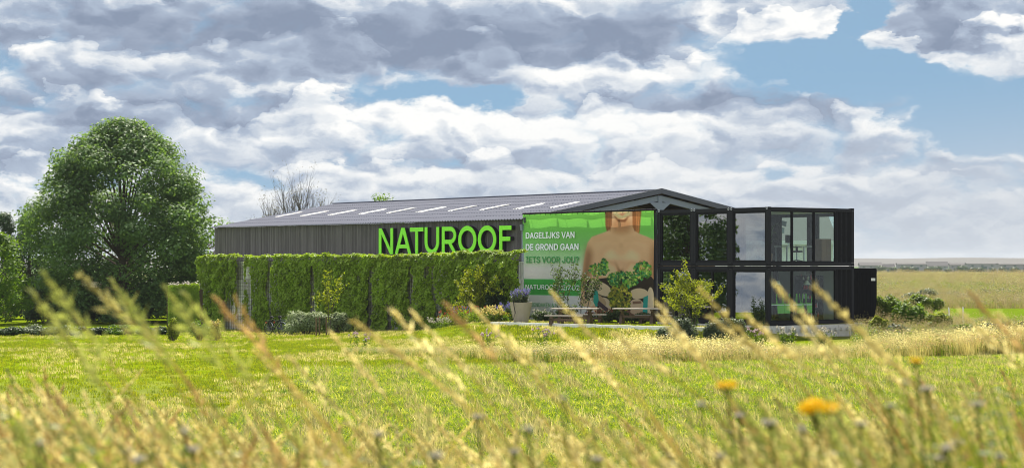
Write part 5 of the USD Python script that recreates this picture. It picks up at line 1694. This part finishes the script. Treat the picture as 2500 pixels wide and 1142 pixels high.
def topf(px, r):
    hi = np.interp(px, [-150, 100, 350, 600, 900, 1300, 1700, 2100, 2350, 2650], [850, 830, 840, 860, 905, 945, 945, 945, 890, 850])
    return hi + r.uniform(0, 1, len(px)) ** .62 * (1220 - hi)


dens_f = lambda px: np.interp(px, [-150, 250, 600, 900, 1300, 1700, 2100, 2400, 2700], [1, 1, .72, .42, .28, .28, .48, .95, 1])
x, y, z0, h, px_ = foreground(2900, 91, 3.5, 7.5, topf, None, None, dens_f)
wts = np.stack([np.interp(px_, [0, 700, 1200, 2000, 2500], [.35, .55, .62, .5, .3]), np.interp(px_, [0, 700, 1200, 2000, 2500], [.2, .25, .3, .25, .2]), np.interp(px_, [0, 700, 1200, 2000, 2500], [.28, .12, .05, .08, .2]), np.interp(px_, [0, 700, 1200, 2000, 2500], [.17, .08, .03, .17, .3])], 0)
cw = np.cumsum(wts / wts.sum(0), 0)
uu = r.uniform(0, 1, len(px_))
kind_ = (uu > cw[0]).astype(int) + (uu > cw[1]) + (uu > cw[2])
lo_, cnt_ = np.array([0, 5, 8, 11])[kind_], np.array([5, 3, 3, 2])[kind_]
pick = lo_ + (r.uniform(0, 1, len(px_)) * cnt_).astype(int)
scatter('tall_grass', 'blurred tall straw coloured grass leaning left in the near foreground', 'grass', sprotos, np.stack([x, y, z0], -1), h, np.where(r.uniform(0, 1, len(x)) < .13, r.normal(2.6, .8, len(x)), r.normal(0, .55, len(x))), pick)
# green leafy undergrowth low down in both corners
n = 2600
d = r.uniform(3.2, 8.0, n)
px_ = r.uniform(-150, 2750, n)
kp = r.uniform(0, 1, n) < np.interp(px_, [-150, 300, 700, 1250, 1700, 2150, 2400, 2700], [1, .9, .45, .22, .3, .6, 1, 1])
d, px_ = d[kp], px_[kp]
lim = np.interp(px_, [-150, 300, 700, 1250, 1700, 2150, 2400, 2700], [960, 990, 1060, 1120, 1090, 1020, 920, 880])
top = lim + r.uniform(0, 1, len(d)) * (1230 - lim)
x = (px_ - 1250) / F * d
z0 = gh(x, d)
h = np.maximum(H - (top - HZ) / F * d - z0, .3)
wp = [[('blades', blade_mesh(r, 9, 1.0, .007, .18, .03, 1, (-.22, 0)), M['weed']), ('leaf', leafy_mesh(r, 46, 1.0, .0085, .04), M['weed'])] for k in range(3)]
wp += [[('blades', blade_mesh(r, 12, 1.0, .005, .2, .03, 1, (-.3, 0)), M['straw'])] for k in range(2)]
scatter('green_weeds', 'blurred green and straw undergrowth in the lower corners of the foreground', 'grass', wp, np.stack([x, d, z0], -1), h, r.normal(0, .5, len(d)), r.integers(0, 5, len(d)))

# single stalks that stand out against the buildings
singles = [(100, 655, 3.6, 12), (78, 700, 3.8, 11), (190, 655, 4.2, 7), (258, 675, 4.4, 12), (285, 700, 4.0, 12), (395, 690, 3.8, 12), (450, 705, 4.0, 11), (530, 715, 4.2, 8), (572, 712, 4.4, 9),
           (800, 800, 4.4, 0), (868, 770, 4.0, 1), (952, 745, 4.2, 5), (1002, 748, 4.4, 0), (1085, 730, 4.2, 8), (1150, 735, 4.8, 6), (1225, 820, 4.6, 2), (1345, 700, 4.6, 0), (1355, 790, 4.2, 3),
           (1500, 800, 4.6, 1), (1598, 720, 4.4, 4), (1610, 760, 4.8, 0), (1712, 690, 4.2, 2), (1735, 760, 4.6, 1), (1815, 755, 4.2, 3), (1892, 680, 3.8, 0), (1942, 760, 4.6, 4), (1990, 682, 3.8, 2),
           (2088, 775, 4.2, 6), (2128, 850, 4.4, 0), (2380, 700, 4.2, 8), (2440, 750, 4.2, 1), (2350, 745, 4.6, 6), (1445, 870, 5.0, 0), (1010, 880, 4.6, 1), (705, 860, 4.4, 5), (620, 840, 4.2, 2)]
KIND = ['slim pale straw', 'slim straw', 'straight pale straw', 'curved straw', 'plain straw', 'loose feathery straw', 'airy drooping straw', 'loose olive straw', 'feathery brown', 'thick brown', 'dense brown', 'green', 'soft green']
BEHIND = ['far left, before the lime bush', 'left, before the dark tree', 'before the left half of the big tree', 'lower, before the left half of the big tree', 'before the trunk of the big tree', 'before the low hedge', 'before the left edge of the ivy block', 'across the bare mesh strip', 'right beside the bare mesh strip',
          'below the white shrub, left', 'crossing the right white shrub', 'before the dark ivy curtain', 'right of the one before the dark ivy', 'at the flower bed left side', 'over the red flowers', 'below the stone planter', 'before the printed web address', 'crossing the left table', 'between the two tables', 'at the right edge of the banner', 'below the right table', 'before the yellow container tree', 'low before the grey bushes', 'before the corner climber', 'rising over the lower left side pane', 'crossing the lower middle side pane', 'crossing the lower right side pane',
          'before the black trailer foot', 'at the right end of the dry strip', 'before the bright green strip', 'near the right edge of the picture', 'right of the two pale posts', 'in the crop field under the banner', 'in the field under the dark ivy', 'in the lawn under the white shrub', 'in the lawn under the bicycles']
first = {}
for q_, (px_, py_, d_, kind) in enumerate(singles):
    p_ = at(px_, py_, d_)
    parts = sprotos[kind]
    mh = max(v[:, 2].max() for _, (v, _), _ in parts)
    tipx = parts[0][1][0][-1, 0]
    yaw = rng.normal(0, .18)
    zz0 = float(gh(p_[0], d_))
    s_ = (p_[2] - zz0) / mh
    loc = (p_[0] - tipx * s_ * math.cos(yaw), d_ - tipx * s_ * math.sin(yaw), zz0)
    if kind not in first:
        t = thing('grass_stalk', f'blurred {KIND[kind]} grass stalk {BEHIND[q_]}', 'grass stalk', loc, math.degrees(yaw), 'tall single grass stalks in the foreground')
        UsdGeom.Xformable(t).AddScaleOp().Set(Gf.Vec3f(s_, s_, s_))
        for nm, me, ma in parts:
            obj(nm, me, ma, t)
        first[kind] = t
    else:
        dup(first[kind], loc, math.degrees(yaw), f'blurred {KIND[kind]} grass stalk {BEHIND[q_]}', scale=(s_, s_, s_))

ORD = ['leftmost', 'second', 'third', 'fourth', 'fifth', 'sixth', 'seventh', 'eighth', 'ninth', 'tenth', 'eleventh', 'twelfth', 'thirteenth', 'fourteenth', 'fifteenth', 'sixteenth', 'seventeenth', 'eighteenth', 'nineteenth', 'twentieth', 'twenty first', 'twenty second', 'twenty third', 'twenty fourth', 'twenty fifth', 'twenty sixth', 'rightmost']
# near flowers
def near_flower(name, label, cat, group, px, py, d_, wpx, mat, seed, n=260, flat=.35):
    r = np.random.default_rng(seed)
    p_ = at(px, py, d_)
    z0 = float(gh(p_[0], d_))
    t = thing(name, label, cat, (p_[0], d_, z0), 0, group)
    hh = p_[2] - z0
    rad = wpx / F * d_ / 2
    st = MB().tube([(.12, 0, 0), (.05, 0, hh * .5), (0, 0, hh - rad * .6)], [.003, .0025, .002], 4)
    Pc = []
    for k in range(9):
        a, q_ = r.uniform(0, 6.28), math.sqrt(r.uniform(0, 1)) * rad * .8
        c_ = np.array((q_ * math.cos(a), q_ * math.sin(a), hh + r.uniform(-1, 1) * rad * flat * .5))
        st.tube([(0, 0, hh - rad * 1.4), c_], [.0014, .001], 3)
        th = r.normal(size=(n // 9, 3))
        th /= np.linalg.norm(th, axis=1, keepdims=True)
        Pc.append(c_ + th * rad * .42 * (1, 1, flat * 1.6))
    P_ = np.vstack(Pc)
    obj('stem', st, M['weed'], t)
    obj('flower_head', leaves(P_, r.normal(size=P_.shape) + (0, 0, .6), rad * .16, r, .7), M[mat], t)
    return t


near_flower('yellow_flower', 'blurred yellow flower head in the middle right of the foreground', 'flower', None, 1776, 938, 3.2, 46, 'yellowflower', 1)
near_flower('yellow_flower', 'widest blurred yellow flower head, lower right', 'flower', None, 1995, 990, 3.1, 90, 'yellowflower', 2, 420)
near_flower('yellow_flower', 'small yellow flower head before the dry strip on the right', 'flower', None, 2236, 878, 3.3, 28, 'yellowflower', 3)
yar = [(2265, 948, 30), (2312, 1090, 40), (2340, 1078, 28), (2100, 1032, 26), (2172, 988, 24), (1880, 1030, 36), (1960, 1045, 30), (1805, 1012, 28), (1712, 985, 24), (2035, 1105, 26), (1755, 1110, 28), (2385, 985, 28), (2290, 1115, 34),
       (305, 1098, 30), (340, 1118, 38), (470, 1095, 40), (448, 1050, 30), (102, 1080, 24), (1062, 1110, 34), (1252, 1100, 30), (1375, 968, 22), (1290, 1045, 30), (1165, 1015, 26), (925, 1058, 26), (1460, 1118, 28), (2440, 1110, 26), (2210, 930, 20)]
for k, (px_, py_, w_) in enumerate(sorted(yar)):
    near_flower('white_flower', f'blurred off white flower head in the foreground grass, {ORD[k]}' + (' from the left' if 0 < k < 26 else ' of them'), 'flower', 'off white flower heads in the foreground', px_, py_, 2.9 + 1.2 * ((k * 37) % 10) / 10, w_ * 1.1, 'whiteflower', 100 + k, 150)
